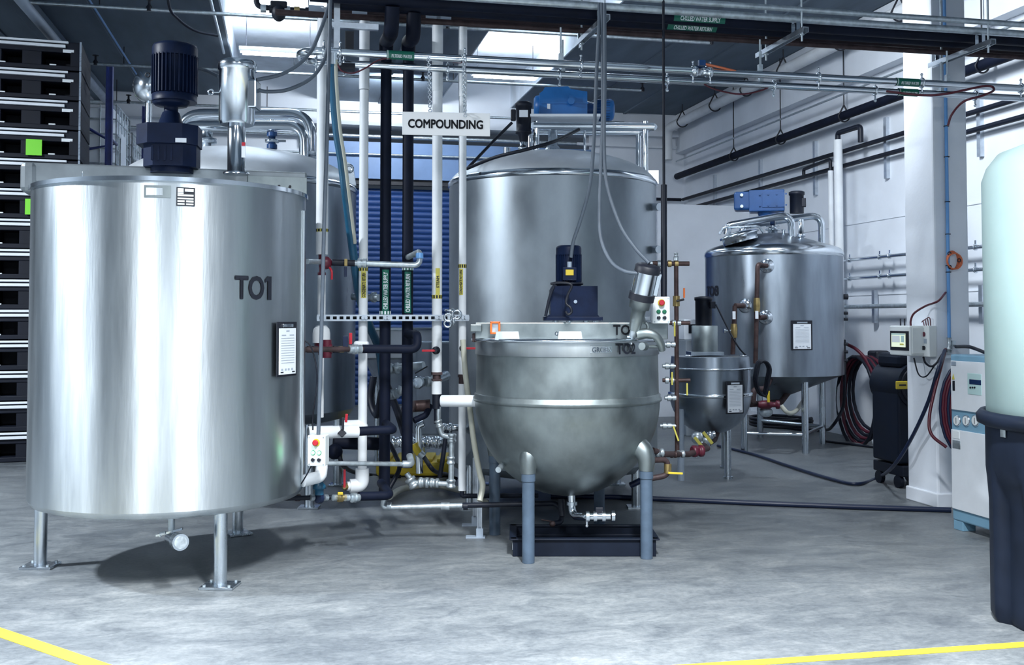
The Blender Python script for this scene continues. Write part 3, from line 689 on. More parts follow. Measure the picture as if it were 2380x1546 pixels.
# ================================================================== TANK BEHIND IT
c2 = wc(-2.44, 9.2); R2 = 1.035; zs = 2.74; zb_ = .74
t2 = thing('storage_tank', 'large domed steel tank standing behind the TO1 tank', 'tank', c2)
dome = [(R2*math.sin(PI/2*k/14), zs+.36*math.cos(PI/2*k/14)) for k in range(15)]
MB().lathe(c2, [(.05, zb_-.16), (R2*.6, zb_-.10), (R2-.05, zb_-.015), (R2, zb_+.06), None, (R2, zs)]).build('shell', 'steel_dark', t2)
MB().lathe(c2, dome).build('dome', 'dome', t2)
MB().lathe(c2, [(R2, zs-.03), (R2+.012, zs-.02), (R2+.012, zs+.01), (R2-.003, zs+.03)]).build('weld_ring', 'polish', t2)
for p in (fl(719, 1181), wc(-3.3, 9.9), wc(-3.2, 8.55), wc(-1.66, 9.9)):
    p = Vector((p.x, p.y, 0)); lg = MB().cyl(p+UP*.01, p+UP*.80, .043, seg=20).build('leg', 'leg_steel', t2)
    MB().box(p+UP*.009, (.17, .15, .016), (RT, FH, UP), .002).build('foot_plate', 'leg_steel', lg)
k3 = 9.2/F
for off, rr, y0 in ((0, 0.072, 9.25), (26, .06, 8.95)):
    MB().tube(fillet([at(418, 385, y0), at(418, 266+off, y0), at(722-off*.6, 266+off, y0), at(722-off*.6, 376, y0)], .30, 10), rr*.72, 20).build('arch_pipe', 'polish', t2)
q = at(632, 352, 9.0); vz = lambda py: at(632, py, 9.0).z
vv = MB().axis_rings((q.x, q.y, vz(358)), UP, [(0, .055), (.03, .05), (.031, .035), (.10, .035), (.101, .06), (.125, .06), (.126, .03), (.20, .03), (.3, .028)], 18).build('dome_valve', 'polish', t2)
for py in (312, 341): MB().cyl((q.x, q.y, vz(py+5)), (q.x, q.y, vz(py-5)), .045, seg=18).build('blue_collar', 'blue2', vv, 'blue collar')
MB().box((q.x+RT.x*.06, q.y+RT.y*.06, vz(328)), (.12, .02, .02), (RT, FH, UP)).build('handle', 'polish', vv)
q = at(727, 362, 9.0); MB().axis_rings(q-UP*.05, UP, [(0, .05), (.05, .05), (.051, .065), (.08, .065)], 16).build('dome_fitting', 'leg_steel', t2)
q = at(480, 325, 8.8); MB().axis_rings(q-UP*.12, UP, [(0, .04), (.09, .04), (.091, .085), (.13, .085), (.131, .05), (.19, .05)], 18).torus(q+RT*-.03, FH, .05, .016, 16, 6).build('dome_clamp', 'leg_steel', t2)
q = at(812, 400, 9.0); MB().prism([q+RT*(-.05)-UP*.08, q+RT*.06-UP*.12, q+RT*.03+UP*.06, q+RT*-.02+UP*.09], FH*.02).torus(q+UP*.03, FH, .03, .012, 14, 6).build('lifting_lug', 'leg_steel', t2)
for px, py in ((870, 690),):
    q = at(862, 692, 8.85); MB().cyl(at(820, 690, 8.95), at(880, 692, 8.8), .03, seg=14).cyl(at(866, 691, 8.84), at(872, 691, 8.83), .045, seg=14).build('side_port', 'galv', t2)
# round end vessel behind the motors
q = at(346, 202, 9.6); v0 = thing('pressure_vessel', 'pale round-ended vessel peeking out behind the navy motor', 'vessel', q)
MB().ball(q, .17, 28, 16, (.85, .85, .95)).cyl(q-UP*.5, q-UP*.08, .03, seg=12).build('vessel_body', 'polish', v0)
MB().tube(fillet([q-UP*.48, q-UP*.62], .05), .03, 10).build('stem', 'leg_steel', v0)
# ================================================================== BIG TANK BEHIND THE KETTLE
c3 = wc(.365, 9.3); R3 = .93; zs = 2.79; zb_ = .30
t3 = thing('storage_tank', 'tall domed steel tank with a blue drive behind the kettle', 'tank', c3)
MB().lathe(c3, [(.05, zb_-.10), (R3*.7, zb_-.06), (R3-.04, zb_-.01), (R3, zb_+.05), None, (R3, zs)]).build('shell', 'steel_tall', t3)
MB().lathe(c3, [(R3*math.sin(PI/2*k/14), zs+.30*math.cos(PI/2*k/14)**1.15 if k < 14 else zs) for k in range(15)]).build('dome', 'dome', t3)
MB().lathe(c3, [(R3, zs-.03), (R3+.012, zs-.02), (R3+.012, zs+.008), (R3-.003, zs+.03)]).build('weld_ring', 'polish', t3)
for xc, dd in ((-.35, 8.75), (1.05, 8.75), (-.3, 9.95), (1.0, 9.95)):
    p = wc(xc, dd); lg = MB().cyl(p+UP*.01, p+UP*.36, .045, seg=18).build('leg', 'leg_steel', t3)
    MB().box(p+UP*.008, (.16, .16, .014), (RT, FH, UP)).build('foot_plate', 'leg_steel', lg)
kz = lambda px, py, d=9.3: at(px, py, d)
k4 = 9.3/F
# stand of tubes carrying the drive
zr = kz(1380, 292).z
for px, d in ((1247, 9.1), (1500, 9.1), (1232, 9.65), (1484, 9.65)):
    q = at(px, 350, d); zlow = at(px, 398 if px > 1400 else 345, d).z
    MB().cyl((q.x, q.y, zlow-.12), (q.x, q.y, zr), .026, seg=16).build('stand_post', 'polish', t3)
q0, q1 = at(1240, 292, 9.1), at(1520, 295, 9.1); MB().cyl(q0, q1, .036, seg=18).build('stand_rail', 'polish', t3)
q2, q3 = at(1232, 306, 9.65), at(1492, 308, 9.65); MB().cyl(q2, q3, .032, seg=18).build('stand_rail', 'polish', t3)
MB().cyl(q0, q2, .03, seg=14).build('stand_rail', 'polish', t3); MB().cyl(q1, q3, .03, seg=14).build('stand_rail', 'polish', t3)
MB().cyl(at(1359, 305, 9.5), at(1359, 360, 9.5), .012, seg=10).build('stand_tie', 'polish', t3)
dp = at(1310, 283, 9.35); MB().box(dp+UP*.0, (.62, .62, .025), (RT, FH, UP), .003).build('drive_plate', 'white', t3)
# blue drive
gz3 = lambda py: at(1310, py, 9.35).z
b = at(1310, 275, 9.35); zb3 = gz3(279)
prof = [(-58, 279), (-58, 228), (-50, 222), (-46, 214), (8, 212), (14, 218), (52, 224), (52, 279)]
MB().prism([Vector((b.x, b.y, 0))+RT*(x*k4)+UP*gz3(y)-FH*.20 for x, y in prof], FH*.40).build('drive_housing', 'blue', t3)
MB().axis_rings(Vector((b.x, b.y, gz3(249)))-RT*70*k4, RT, [(0, 20*k4), (4*k4, 26*k4), (13*k4, 28*k4)], 24).build('drive_end_cover', 'blue', t3)
MB().cyl(Vector((b.x, b.y, gz3(248)))+RT*14*k4-FH*.26, Vector((b.x, b.y, gz3(248)))+RT*14*k4-FH*.19, 8*k4, seg=16).box(Vector((b.x, b.y, gz3(243)))+RT*14*k4-FH*.24, (.03, .02, .06), (RT, FH, UP)).build('drive_fitting', 'blue', t3)
MB().box(Vector((b.x, b.y, gz3(250)))-FH*.203, (108*k4, .012, 4*k4), (RT, FH, UP)).build('casting_seam', 'blue', t3)
MB().box(Vector((b.x, b.y, gz3(257)))-RT*37*k4-FH*.205, (7*k4, .006, 14*k4), (RT, FH, UP)).build('nameplate', 'white', t3)
mc = Vector((b.x, b.y, gz3(256)))
MB().axis_rings(mc+RT*52*k4, RT, [(0, 22*k4), (14*k4, 18*k4), (22*k4, 16*k4), (24*k4, 24*k4), (54*k4, 24*k4)], 24).build('drive_motor', 'blue2', t3)
f = MB()
for k in range(24):
    a = 2*PI*k/24; u = FH*math.cos(a)+UP*math.sin(a); f.box(mc+RT*92*k4+u*24*k4, (30*k4, 4*k4, 1.3*k4), (RT, u, RT.cross(u)))
f.build('cooling_fins', 'blue2', t3)
MB().axis_rings(mc+RT*98*k4, RT, [(0, 25.5*k4), (14*k4, 25.5*k4), (19*k4, 22*k4), (21*k4, 14*k4)], 24).build('fan_cover', 'blue', t3)
q = at(1285, 300, 9.35); qz = lambda py: at(1285, py, 9.35).z
MB().axis_rings((q.x, q.y, qz(352)), UP, [(0, 20*k4), (3*k4, 20*k4), (12*k4, 14*k4), (14*k4, 11*k4), (52*k4, 11*k4), (60*k4, 13*k4)], 24).build('agitator_shaft', 'leg_steel', t3)
# black motor beside it
q = at(1217, 345, 9.1); qz = lambda py: at(1217, py, 9.1).z; k5 = 9.1/F
MB().axis_rings((q.x, q.y, qz(362)), UP, [(0, 9*k5), (14*k5, 9*k5), (15*k5, 13*k5), (19*k5, 13*k5), (20*k5, 9*k5), (34*k5, 8*k5)], 18).build('mixer_port', 'polish', t3)
MB().axis_rings((q.x, q.y, qz(330)), UP, [(0, 9*k5), (18*k5, 13*k5), (20*k5, 19*k5), (24*k5, 19*k5), (26*k5, 17*k5), (80*k5, 18*k5), (81*k5, 20*k5), (90*k5, 20*k5), (94*k5, 14*k5)], 24).build('mixer_motor', 'rubber', t3)
MB().box(at(1217, 264, 8.93), (20*k5, .006, 16*k5), (RT, FH, UP)).build('nameplate', 'paper', t3)
MB().box(at(1193, 268, 9.0), (12*k5, 16*k5, 26*k5), (RT, FH, UP), .01).build('terminal_box', 'rubber', t3)
q = at(1178, 356, 9.2); MB().cyl(q-UP*.1, q+UP*.05, .032, seg=16).build('dome_port', 'leg_steel', t3)
q = at(1148, 378, 8.9); MB().box(q, (.05, .06, .09), (RT, FH, UP), .005).torus(q+RT*.05, FH, .03, .01, 12, 6).build('lifting_lug', 'leg_steel', t3)
for px, py in ((1516, 481), (1514, 580)):
    o_ = MB().cyl(at(px-40, py, 9.2), at(px+16, py, 8.85), .026, seg=16).build('side_port', 'rust', t3)
    MB().cyl(at(px-12, py, 9.02), at(px-7, py, 8.99), .034, seg=16).build('clamp_ring', 'leg_steel', o_); MB().cyl(at(px+3, py, 8.93), at(px+17, py, 8.84), .033, seg=16).build('port_cap', 'polish', o_)
a0 = cyl_hit(1521, 420, c3, R3)[0]; MB().box(at(1515, 412, 9.25), (.12, .02, .12), (RT, FH, UP)).build('corner_plate', 'polish', t3)
solo('power_cable', MB().tube(spline([at(1190, 285, 8.95), at(1150, 325, 8.9), at(1085, 393, 8.6)], 6), .013, 8), 'rubber', 'black cable slanting down from the black mixer motor to the left', 'cable')
solo('power_cable', MB().tube(spline([at(1085, 392, 8.55), at(1150, 366, 8.3), at(1225, 347, 8.2), at(1290, 328, 8.3), at(1345, 301, 8.8)], 8), .015, 8), 'rubber', 'black cable lying across the dome of the tall tank', 'cable')
# ================================================================== FRONT KETTLE
c5 = wc(.385, 7.25); R5 = .645
t5 = thing('kettle', 'grey steam kettle lettered TO2 with a round bottom on blue-grey legs', 'kettle', c5)
zse = 1.05; hemi = [(R5*math.cos(PI/2*k/20), zse-.015-R5*1.04*math.sin(PI/2*k/20)) for k in range(20)][::-1]
hemi[0] = (.05, hemi[0][1])
MB().lathe(c5, [(.03, hemi[0][1]-.005)]+hemi).build('bowl', 'steel_dull', t5)
MB().lathe(c5, [(R5-.008, zse+.02), (R5-.012, 1.33), (R5-.012, 1.44)]).build('wall', 'steel_dull', t5)
MB().lathe(c5, [(R5-.009, 1.345), None, (R5-.004, 1.347), (R5-.004, 1.446)]).build('top_band', 'steel', t5)
MB().lathe(c5, [(R5, zse-.03), (R5+.012, zse-.022), (R5+.012, zse-.005), (R5+.002, zse+.004), (R5+.004, zse+.02), (R5-.008, zse+.028)]).build('seam_ring', 'steel_dull', t5)
MB().lathe(c5, [(R5-.012, 1.432), (R5+.022, 1.438), (R5+.026, 1.450), (R5+.016, 1.460), (R5-.02, 1.462), None, (0, 1.468)]).build('rim_lid', 'polish', t5)
kl = ((1228, 1308), (1503, 1298), (1150, 1243), (1393, 1222))
for i, (px, py) in enumerate(kl):
    p = fl(px, py); d_ = c5-p; d_.z = 0; d_.normalize(); zt5 = .60
    lg = MB().cyl(p+UP*.001, p+UP*(zt5-.03), .041, seg=24).cyl(p+UP*(zt5-.07), p+UP*(zt5-.01), .0465, seg=24).build('leg', 'legpaint', t5)
    MB().tube(spline([p+UP*(zt5-.02), p+UP*(zt5+.06), p+UP*(zt5+.12)+d_*.035, p+UP*(zt5+.17)+d_*.13], 6), lambda t: .049+.03*t, 24).build('leg_knuckle', 'steel_dull', t5)
# bridge channel with the drive
yb5 = wc(.385, 7.2); qx = facing(0)
b0_, b1_ = at(1106, 775, 7.2), at(1545, 772, 7.2); bc5 = (b0_+b1_)/2
MB().box((bc5.x, bc5.y, 1.508), ((b1_-b0_).length, .30, .115), qx, .006).build('bridge_channel', 'steel_dull', t5)
MB().box(at(1108, 762, 7.15), (.08, .28, .05), qx, .006).build('channel_end', 'steel_dull', t5)
MB().box(at(1103, 785, 7.1), (.03, .05, .06), qx, .004).build('hinge_block', 'rust', t5)
o_ = at(1425, 780, 7.04); text_flat(t5, 'TO2', Vector((o_.x, o_.y, at(1425, 779, 7.045).z)), RT, UP, m(54, 7.04), m(24, 7.04), 'ink', .026, .003)
for px in (1180, 1326):
    q = at(px, 783, 6.78); MB().prism([q+RT*-.085-UP*.02, q+RT*.08-UP*.03, q+RT*.07+UP*.035, q+RT*-.075+UP*.035], FH*.07).build('lid_bracket', 'steel', t5)
q = at(1294, 776, 6.8); MB().ball(q, .014, 12, 8).build('lid_knob', 'polish', t5)
g = at(1330, 745, 7.2); gz = lambda py: at(1330, py, 7.2).z; k6 = 7.2/F
for x in (-40, -8, 30, 52): MB().cyl(Vector((g.x, g.y, 1.56))+RT*x*k6-FH*.07, Vector((g.x, g.y, gz(744)))+RT*x*k6-FH*.07, .022, seg=14).build('standoff', 'polish', t5)
MB().box((g.x, g.y, gz(741)), (134*k6, .28, 9*k6), qx, .003).build('gearbox_base', 'navy', t5)
MB().prism([Vector((g.x, g.y, gz(738)))+RT*x*k6+UP*(z*k6)-FH*.12 for x, z in ((-64, 0), (-52, 8), (-52, 64), (-48, 72), (56, 72), (56, 6), (62, 0))], FH*.24).build('gearbox', 'navy', t5)
MB().box(Vector((g.x, g.y, gz(704)))-RT*22*k6-FH*.122, (3*k6, .006, 66*k6), qx).build('casting_rib', 'navy', t5)
MB().cyl(Vector((g.x, g.y, gz(702)))+RT*5*k6-FH*.13, Vector((g.x, g.y, gz(702)))+RT*5*k6-FH*.118, 4*k6, seg=12).build('oil_plug', 'grey', t5)
mc = Vector((g.x, g.y, gz(668)))-RT*8*k6
motor(t5, mc, 30*k6, 97*k6, 'navy', 16)
tb = MB().box(mc-FH*30*k6+UP*30*k6, (31*k6, 14*k6, 30*k6), qx, .004).build('terminal_box', 'navy', t5)
MB().box(mc-FH*38*k6+UP*33*k6, (18*k6, 2*k6, 13*k6), qx).build('yellow_label', 'yellow', tb, 'yellow label')
MB().cyl(mc-FH*30*k6+UP*45*k6, mc-FH*30*k6+UP*58*k6, 5.5*k6, seg=10).build('cable_gland', 'grey', tb)
st = spline([at(1280, 660, 7.0), at(1300, 657, 6.98), at(1328, 662, 6.96), at(1320, 685, 6.98), at(1316, 705, 6.98), at(1326, 715, 6.97), at(1328, 726, 6.97), at(1320, 731, 6.97), at(1315, 724, 6.97)], 6)
hs = thing('strap_hook', 'black strap with a hook looped round the kettle motor', 'strap', at(1320, 735, 7.0))
MB().tube(st, .009, 8).build('strap_end', 'ink', hs); MB().tube(spline([at(1290, 658, 7.0), at(1278, 690, 7.02), at(1268, 735, 7.03)], 6), .011, 8).build('strap_tail', 'rubber', hs)
MB().torus((mc.x, mc.y, gz(660)), UP, 31*k6, .010, 28, 6).build('strap_loop', 'rubber', hs)
q = at(1151, 762, 7.0); og = thing('gauge', 'square orange gauge on the left end of the kettle bridge', 'gauge', q)
gf = MB()
for sx, sz, w_, h_ in ((0, .036, .07, .014), (0, -.036, .07, .014), (-.028, 0, .014, .085), (.028, 0, .014, .085)): gf.box(q+RT*sx+UP*sz, (w_, .03, h_), qx, .003)
gf.build('gauge_frame', 'orange', og); MB().box(q+FH*.006, (.045, .014, .06), qx).build('gauge_face', 'galv', og)
# lettering on the band
hz = lambda px, py: cyl_hit(px, py, c5, R5)[1].z
a0 = cyl_hit(1432, 810, c5, R5)[0]; a1 = cyl_hit(1476, 810, c5, R5)[0]
text_cyl(t5, 'TO2', c5, R5, a0, a1, hz(1454, 824), hz(1454, 798), 'ink', .026)
a0 = cyl_hit(1376, 811, c5, R5)[0]; a1 = cyl_hit(1421, 811, c5, R5)[0]
np_ = MB().patch(c5, R5-.004, a0-.02, a1+.01, hz(1400, 821), hz(1400, 803), .003).build('embossed_plate', 'steel', t5)
text_cyl(np_, 'GROEN', c5, R5, a0, a1, hz(1400, 819), hz(1400, 807), 'polish', .012)
# outlet
q = at(1326, 1165, 7.15); 
ou = MB().tube(fillet([at(1328, 1150, 7.15), at(1330, 1200, 7.15), at(1362, 1201, 6.98), at(1420, 1200, 6.95)], .09), .026, 18).build('outlet_pipe', 'polish', t5)
for px, py, d, ax_ in ((1329, 1170, 7.15, UP), (1366, 1201, 6.98, RT), (1383, 1201, 6.97, RT), (1403, 1201, 6.96, RT), (1425, 1200, 6.95, RT)):
    p = at(px, py, d); MB().cyl(p-ax_*.011, p+ax_*.011, .037, seg=18).build('clamp', 'leg_steel', ou)
p = at(1364, 1214, 6.97); MB().cyl(p+UP*.02, p-UP*.02, .009, seg=8).ball(p-UP*.025, .012, 10, 6).build('clamp_wing_nut', 'polish', ou)
p = at(1393, 1188, 6.96); MB().box(p, (.05, .02, .05), qx, .004).build('valve_stem', 'ink', ou)
p = at(1158, 1092, 6.95); MB().cyl(p+RT*.03+UP*.02+FH*.1, p-FH*.01, .02, seg=14).build('bowl_port', 'galv', t5)
# pipe stub at left (white insulated)
q0, q1 = at(1025, 932, 7.35), at(1112, 932, 7.3)
t = thing('insulated_stub', 'fat white insulated pipe entering the kettle from the left', 'pipe', q0)
MB().axis_rings(q0, (q1-q0), [(0, .036), (.006, .042), ((q1-q0).length, .042)], 20).build('insulation', 'insul', t)
# ================================================================== TILTED MIXER CLAMPED ON THE KETTLE RIM
A, B = at(1474, 768, 6.72), at(1508, 614, 6.62); ax = (B-A).normalized(); Lm = (B-A).length; k7 = 6.68/F
mx = thing('clamp_mixer', 'tilted steel portable mixer clamped on the kettle rim', 'mixer', A)
MB().axis_rings(A, ax, [(.00, 12*k7), (18*k7, 15*k7), (52*k7, 17*k7), (54*k7, 24*k7), (76*k7, 26*k7)], 24).build('gear_neck', 'steel_dull', mx)
MB().axis_rings(A, ax, [(74*k7, 30*k7), (90*k7, 30*k7)], 28).build('black_band', 'ink', mx, 'black band')
MB().axis_rings(A, ax, [(88*k7, 27*k7), (142*k7, 27*k7)], 28).build('motor_can', 'polish', mx)
MB().axis_rings(A, ax, [(140*k7, 30*k7), (154*k7, 30*k7), (158*k7, 26*k7), (159*k7, 10*k7)], 28).build('black_cap', 'ink', mx, 'black cap')
sv = ax.cross(FH).normalized()
MB().box(A+ax*112*k7+RT*29*k7, (10*k7, 24*k7, 52*k7), (RT-ax*RT.dot(ax), ax.cross(RT-ax*RT.dot(ax)), ax), .003).build('terminal_box', 'leg_steel', mx)
MB().axis_rings(A-ax*26*k7, ax, [(0, 4*k7), (10*k7, 4*k7), (11*k7, 9*k7), (26*k7, 9*k7)], 14).build('chuck', 'galv', mx)
MB().cyl(A-ax*34*k7, A-ax*20*k7, 3*k7, seg=10).build('shaft', 'polish', mx)
p = A-ax*16*k7; MB().cyl(p-RT*13*k7, p+RT*15*k7, 2.5*k7, seg=8).build('chuck_screw', 'galv', mx)
q = at(1493, 761, 6.74); q2_ = at(1493, 735, 6.72)
MB().torus(q, FH, 13.5*k7, 4*k7, 28, 10).build('clamp_ring', 'steel_dull', mx)
MB().tube([q+UP*12*k7, A+ax*44*k7+RT*4*k7], 9*k7, 12).build('clamp_arm', 'steel_dull', mx)
cl = spline([at(1483, 778, 6.72), at(1505, 775, 6.70), at(1525, 782, 6.70), at(1536, 800, 6.72), at(1539, 814, 6.74)], 6)
MB().tube(cl, lambda t_: (13-5*t_)*k7, 14).build('c_clamp', 'steel_dull', mx)
MB().cyl(at(1494, 806, 6.70), at(1535, 806, 6.74), 4*k7, seg=10).cyl(at(1492, 805, 6.66), at(1500, 806, 6.70), 9*k7, seg=16).build('clamp_screw', 'steel_dull', mx)
# flexible conduits dropping from the rack
TOPC = at(1398, 20, 7.05)
solo('flexible_conduit', MB().tube(spline([at(1393, 8, 6.92), at(1392, 60, 6.9), at(1386, 180, 6.9), at(1380, 330, 6.92), at(1371, 430, 6.95), at(1349, 512, 7.0), at(1333, 560, 7.05), at(1327, 598, 7.08)], 8), .0125, 12), 'graycable', 'grey flexible conduit hanging down to the finned kettle motor', 'conduit', 'grey flexible conduits over the kettle')
solo('flexible_conduit', MB().tube(spline([at(1399, 8, 6.9), at(1400, 120, 6.9), at(1401, 260, 6.88), at(1397, 380, 6.85), at(1393, 500, 6.8), at(1398, 560, 6.75), at(1420, 608, 6.68), at(1450, 630, 6.62), at(1482, 636, 6.6)], 8), .0125, 12), 'graycable', 'grey flexible conduit looping to the side of the tilted mixer', 'conduit', 'grey flexible conduits over the kettle')
solo('flexible_conduit', MB().tube(spline([at(1405, 8, 6.88), at(1406, 180, 6.88), at(1404, 340, 6.86), at(1411, 430, 6.82), at(1440, 520, 6.75), at(1475, 575, 6.68), at(1509, 612, 6.62)], 8), .0125, 12), 'graycable', 'grey flexible conduit running to the top cap of the tilted mixer', 'conduit', 'grey flexible conduits over the kettle')
cp = at(1543, 0, 7.45)
solo('hanging_pole', MB().cyl(Vector((cp.x, cp.y, 5.5)), at(1543, 450, 7.3), .010, seg=8).cyl(at(1543, 430, 7.3), at(1543, 700, 7.2), .022, seg=12), 'rubber', 'thin black pole hanging from the ceiling beside the tilted mixer', 'pole')
# ================================================================== CONTROL PANELS
def push_box(name, label, cx, cy, d, wpx, hpx, lit, yaw=0):
    c = at(cx, cy, d); X, Y, Z = facing(yaw); k = d/F; t = thing(name, label, 'control box', c-UP*hpx*k/2)
    fr = c-Y*.045
    MB().box(c, (wpx*k, .09, hpx*k), (X, Y, Z), .006).build('enclosure', 'box', t)
    e = MB().cyl(fr+Y*.002+Z*hpx*k*.27, fr-Y*.006+Z*hpx*k*.27, .024, seg=24).build('yellow_collar', 'yellow', t, 'yellow collar')
    MB().axis_rings(fr+Z*hpx*k*.27, -Y, [(0, .012), (.018, .012), (.019, .019), (.028, .019), (.032, .014)], 24).build('stop_button', 'red', e, 'red emergency stop button')
    for sx in (-1, 1):
        for j, zz_ in enumerate((-.06, -.29)):
            p = fr+X*sx*wpx*k*.17+Z*hpx*k*zz_
            bz = MB().axis_rings(p, -Y, [(-.002, .0145), (.006, .0145), (.007, .011)], 20).build('button_bezel', 'polish' if j else 'greenbtn', t)
            MB().axis_rings(p, -Y, [(.004, .0115), (.011, .0115), (.012, .009)], 20).build('push_button', ('greenlit' if lit else 'greenbtn') if j == 0 else 'ink', bz, 'green button' if j == 0 else 'black button')
    for sx in (-1, 1):
        for sz in (-1, 1): MB().cyl(fr+X*sx*(wpx*k/2-.012)+Z*sz*(hpx*k/2-.012), fr-Y*.002+X*sx*(wpx*k/2-.012)+Z*sz*(hpx*k/2-.012), .005, seg=8).build('corner_screw', 'galv', t)
    return t
pb1 = push_box('control_box', 'pale control box with two lit green buttons beside the TO1 tank', 740, 1046, 6.6, 42, 70, True, -6)
pb2 = push_box('control_box', 'pale control box with unlit green buttons beside the tilted mixer', 1535, 721, 7.0, 40, 62, False, 0)
q = at(1500, 740, 7.12); MB().box(q, (.14, .03, .02), qx).build('mounting_arm', 'strut', pb2)
# ================================================================== COPPER PIPE STACK RIGHT OF THE KETTLE
DS = 7.75
cs = thing('copper_manifold', 'tall brown copper steam manifold with yellow levers right of the kettle', 'pipe', at(1571, 1050, DS))
P = lambda px, py, d=DS: at(px, py, d)
xs = P(1572, 700); low = P(1573, 1050)
MB().tube([Vector((xs.x, xs.y, P(1572, 596).z)), Vector((xs.x, xs.y, low.z))], .017, 14).build('riser', 'copper', cs)
MB().axis_rings(Vector((xs.x, xs.y, P(1572, 606).z)), UP, [(0, .021), (.03, .021), (.031, .013), (.05, .013), (.051, .017), (.06, .013)], 12).build('top_fitting', 'galv', cs)
MB().tube(fillet([P(1505, 612), P(1572, 613), P(1602, 613)], .02), .018, 14).build('branch', 'copper', cs)
for px, r_ in ((1512, .022), (1532, .027), (1540, .030), (1556, .026), (1572, .026)): MB().cyl(P(px-4, 613), P(px+4, 613), r_, seg=14).build('coupling', 'brass' if px > 1550 else 'galv', cs)
MB().cyl(P(1572, 688), P(1572, 712), .026, seg=14).build('coupling', 'brass', cs)
lv = MB().cyl(P(1572, 700, DS-.05), P(1590, 696, DS-.05), .008, seg=8).build('lever_stem', 'ink', cs); MB().box(P(1590, 681, DS-.05), (.014, .01, .075), qx, .003).build('lever', 'orange', lv)
for py, x0, x1 in ((751, 1556, 1604), (801, 1543, 1573), (851, 1540, 1573), (884, 1540, 1604), (925, 1545, 1573), (990, 1534, 1573)):
    b_ = MB().cyl(P(x0, py), P(x1, py), .015, seg=12).build('branch', 'copper' if py in (751, 884) else 'galv', cs)
    MB().cyl(P(x0+6, py), P(x0+14, py), .025, seg=12).cyl(P(x0+18, py), P(x0+26, py), .022, seg=12).build('union', 'galv', b_)
for px, py, h_, c_ in ((1568, 765, 34, 'brass'), (1562, 880, 30, 'limeband'), (1597, 905, 28, 'limeband'), (1571, 1008, 36, 'limeband')):
    q = P(px, py, DS-.05); MB().box(q, (.012, .008, m(h_, DS)), (RT, FH, UP) if py != 1008 else ((RT+UP*.35).normalized(), FH, (UP-RT*.35).normalized()), .002).build('lever', 'limeband', cs, 'yellow lever')
MB().tube(fillet([P(1517, 1047, 7.4), P(1545, 1056, 7.5), P(1600, 1056, 7.75), P(1645, 1042, 7.95)], .05), .022, 14).build('bottom_run', 'rust', cs)
for px, py, mt_, r_ in ((1533, 1053, 'galv', .03), (1565, 1057, 'copper', .026), (1582, 1056, 'galv', .028), (1622, 1049, 'redpipe', .045)): MB().axis_rings(P(px, py, 7.44+(px-1533)/230)-RT*r_, RT+FH*.35, [(0, r_*.75), (.008, r_), (r_*.8, r_), (r_*.85, r_*.8), (r_*1.4, r_*.8), (r_*1.45, r_), (r_*2, r_), (r_*2.1, r_*.7)], 10).build('fitting', mt_, cs)
MB().tube(fillet([P(1512, 1070, 7.1), P(1552, 1068, 7.15), P(1552, 1105, 7.15), P(1515, 1112, 7.15)], .05), .020, 12).build('drain_loop', 'rust', cs)
MB().cyl(P(1552, 1078, 7.15), P(1552, 1100, 7.15), .026, seg=12).build('drain_valve', 'brass', cs); MB().box(P(1570, 1100, 7.08), (.10, .01, .014), ((RT*.97+UP*-.05).normalized(), FH, UP), .002).build('lever', 'yellow', cs, 'yellow lever')
MB().cyl(P(1466, 1128, 7.35), P(1500, 1112, 7.3), .022, seg=12).build('drain_hose_tail', 'bluehose', cs)
# ================================================================== SMALL KETTLE BEHIND
c6 = wc(1.99, 10.4); R6 = .405; d6 = 10.4
t6 = thing('kettle', 'small dark steel kettle with a black mixer motor behind the copper manifold', 'kettle', c6)
z6 = lambda py, d=10.0: at(1650, py, d).z
zse = z6(922); zr6 = z6(858)
MB().lathe(c6, [(.04, zse-R6*1.02)]+[(R6*math.cos(PI/2*k/14), zse-R6*1.0*math.sin(PI/2*k/14)) for k in range(14)][::-1]).build('bowl', 'steel_dark', t6)
MB().lathe(c6, [(R6-.004, zse), (R6-.004, zr6)]).build('wall', 'steel_dark', t6)
MB().lathe(c6, [(R6-.003, zse-.02), (R6+.014, zse-.014), (R6+.014, zse+.012), (R6-.004, zse+.02)]).build('seam_ring', 'polish', t6)
MB().lathe(c6, [(R6-.004, zr6-.02), (R6+.02, zr6-.014), (R6+.02, zr6), (R6-.02, zr6+.004)]).build('rim', 'polish', t6)
MB().lathe(c6, [(R6-.01, zr6), (R6-.02, z6(832)), None, (0, z6(830))], 64).build('lid', 'steel_dark', t6)
q = at(1638, 820, 10.35); hz6 = lambda py: at(1638, py, 10.35).z; k8 = 10.35/F
MB().box((q.x, q.y, hz6(821)), (76*k8, .3, 8*k8), qx, .003).build('drive_base', 'steel_dark', t6)
MB().axis_rings((q.x, q.y, hz6(818)), UP, [(0, 30*k8), (60*k8, 30*k8), (61*k8, 28*k8)], 40).build('drive_can', 'steel_dull', t6)
MB().axis_rings((q.x-RT.x*.01, q.y, hz6(757)), UP, [(0, 19*k8), (58*k8, 19*k8), (58.5*k8, 21*k8), (66*k8, 21*k8), (68*k8, 8*k8)], 28).build('mixer_motor', 'rubber', t6)
MB().box(at(1656, 709, 10.25), (12*k8, 14*k8, 16*k8), qx, .004).build('terminal_box', 'rubber', t6)
for px, py in ((1600, 827), (1727, 827)): MB().torus(at(px, py, 10.0), UP, 7*k8, 1.5*k8, 14, 6).build('lid_handle', 'polish', t6)
for px, py in ((1692, 1112), (1684, 1088)):
    p = fl(px, py); lg = MB().cyl(p, p+UP*.62, .034, seg=18).build('leg', 'leg_steel', t6); MB().cyl(p, p+UP*.02, .05, seg=18).build('foot', 'leg_steel', lg)
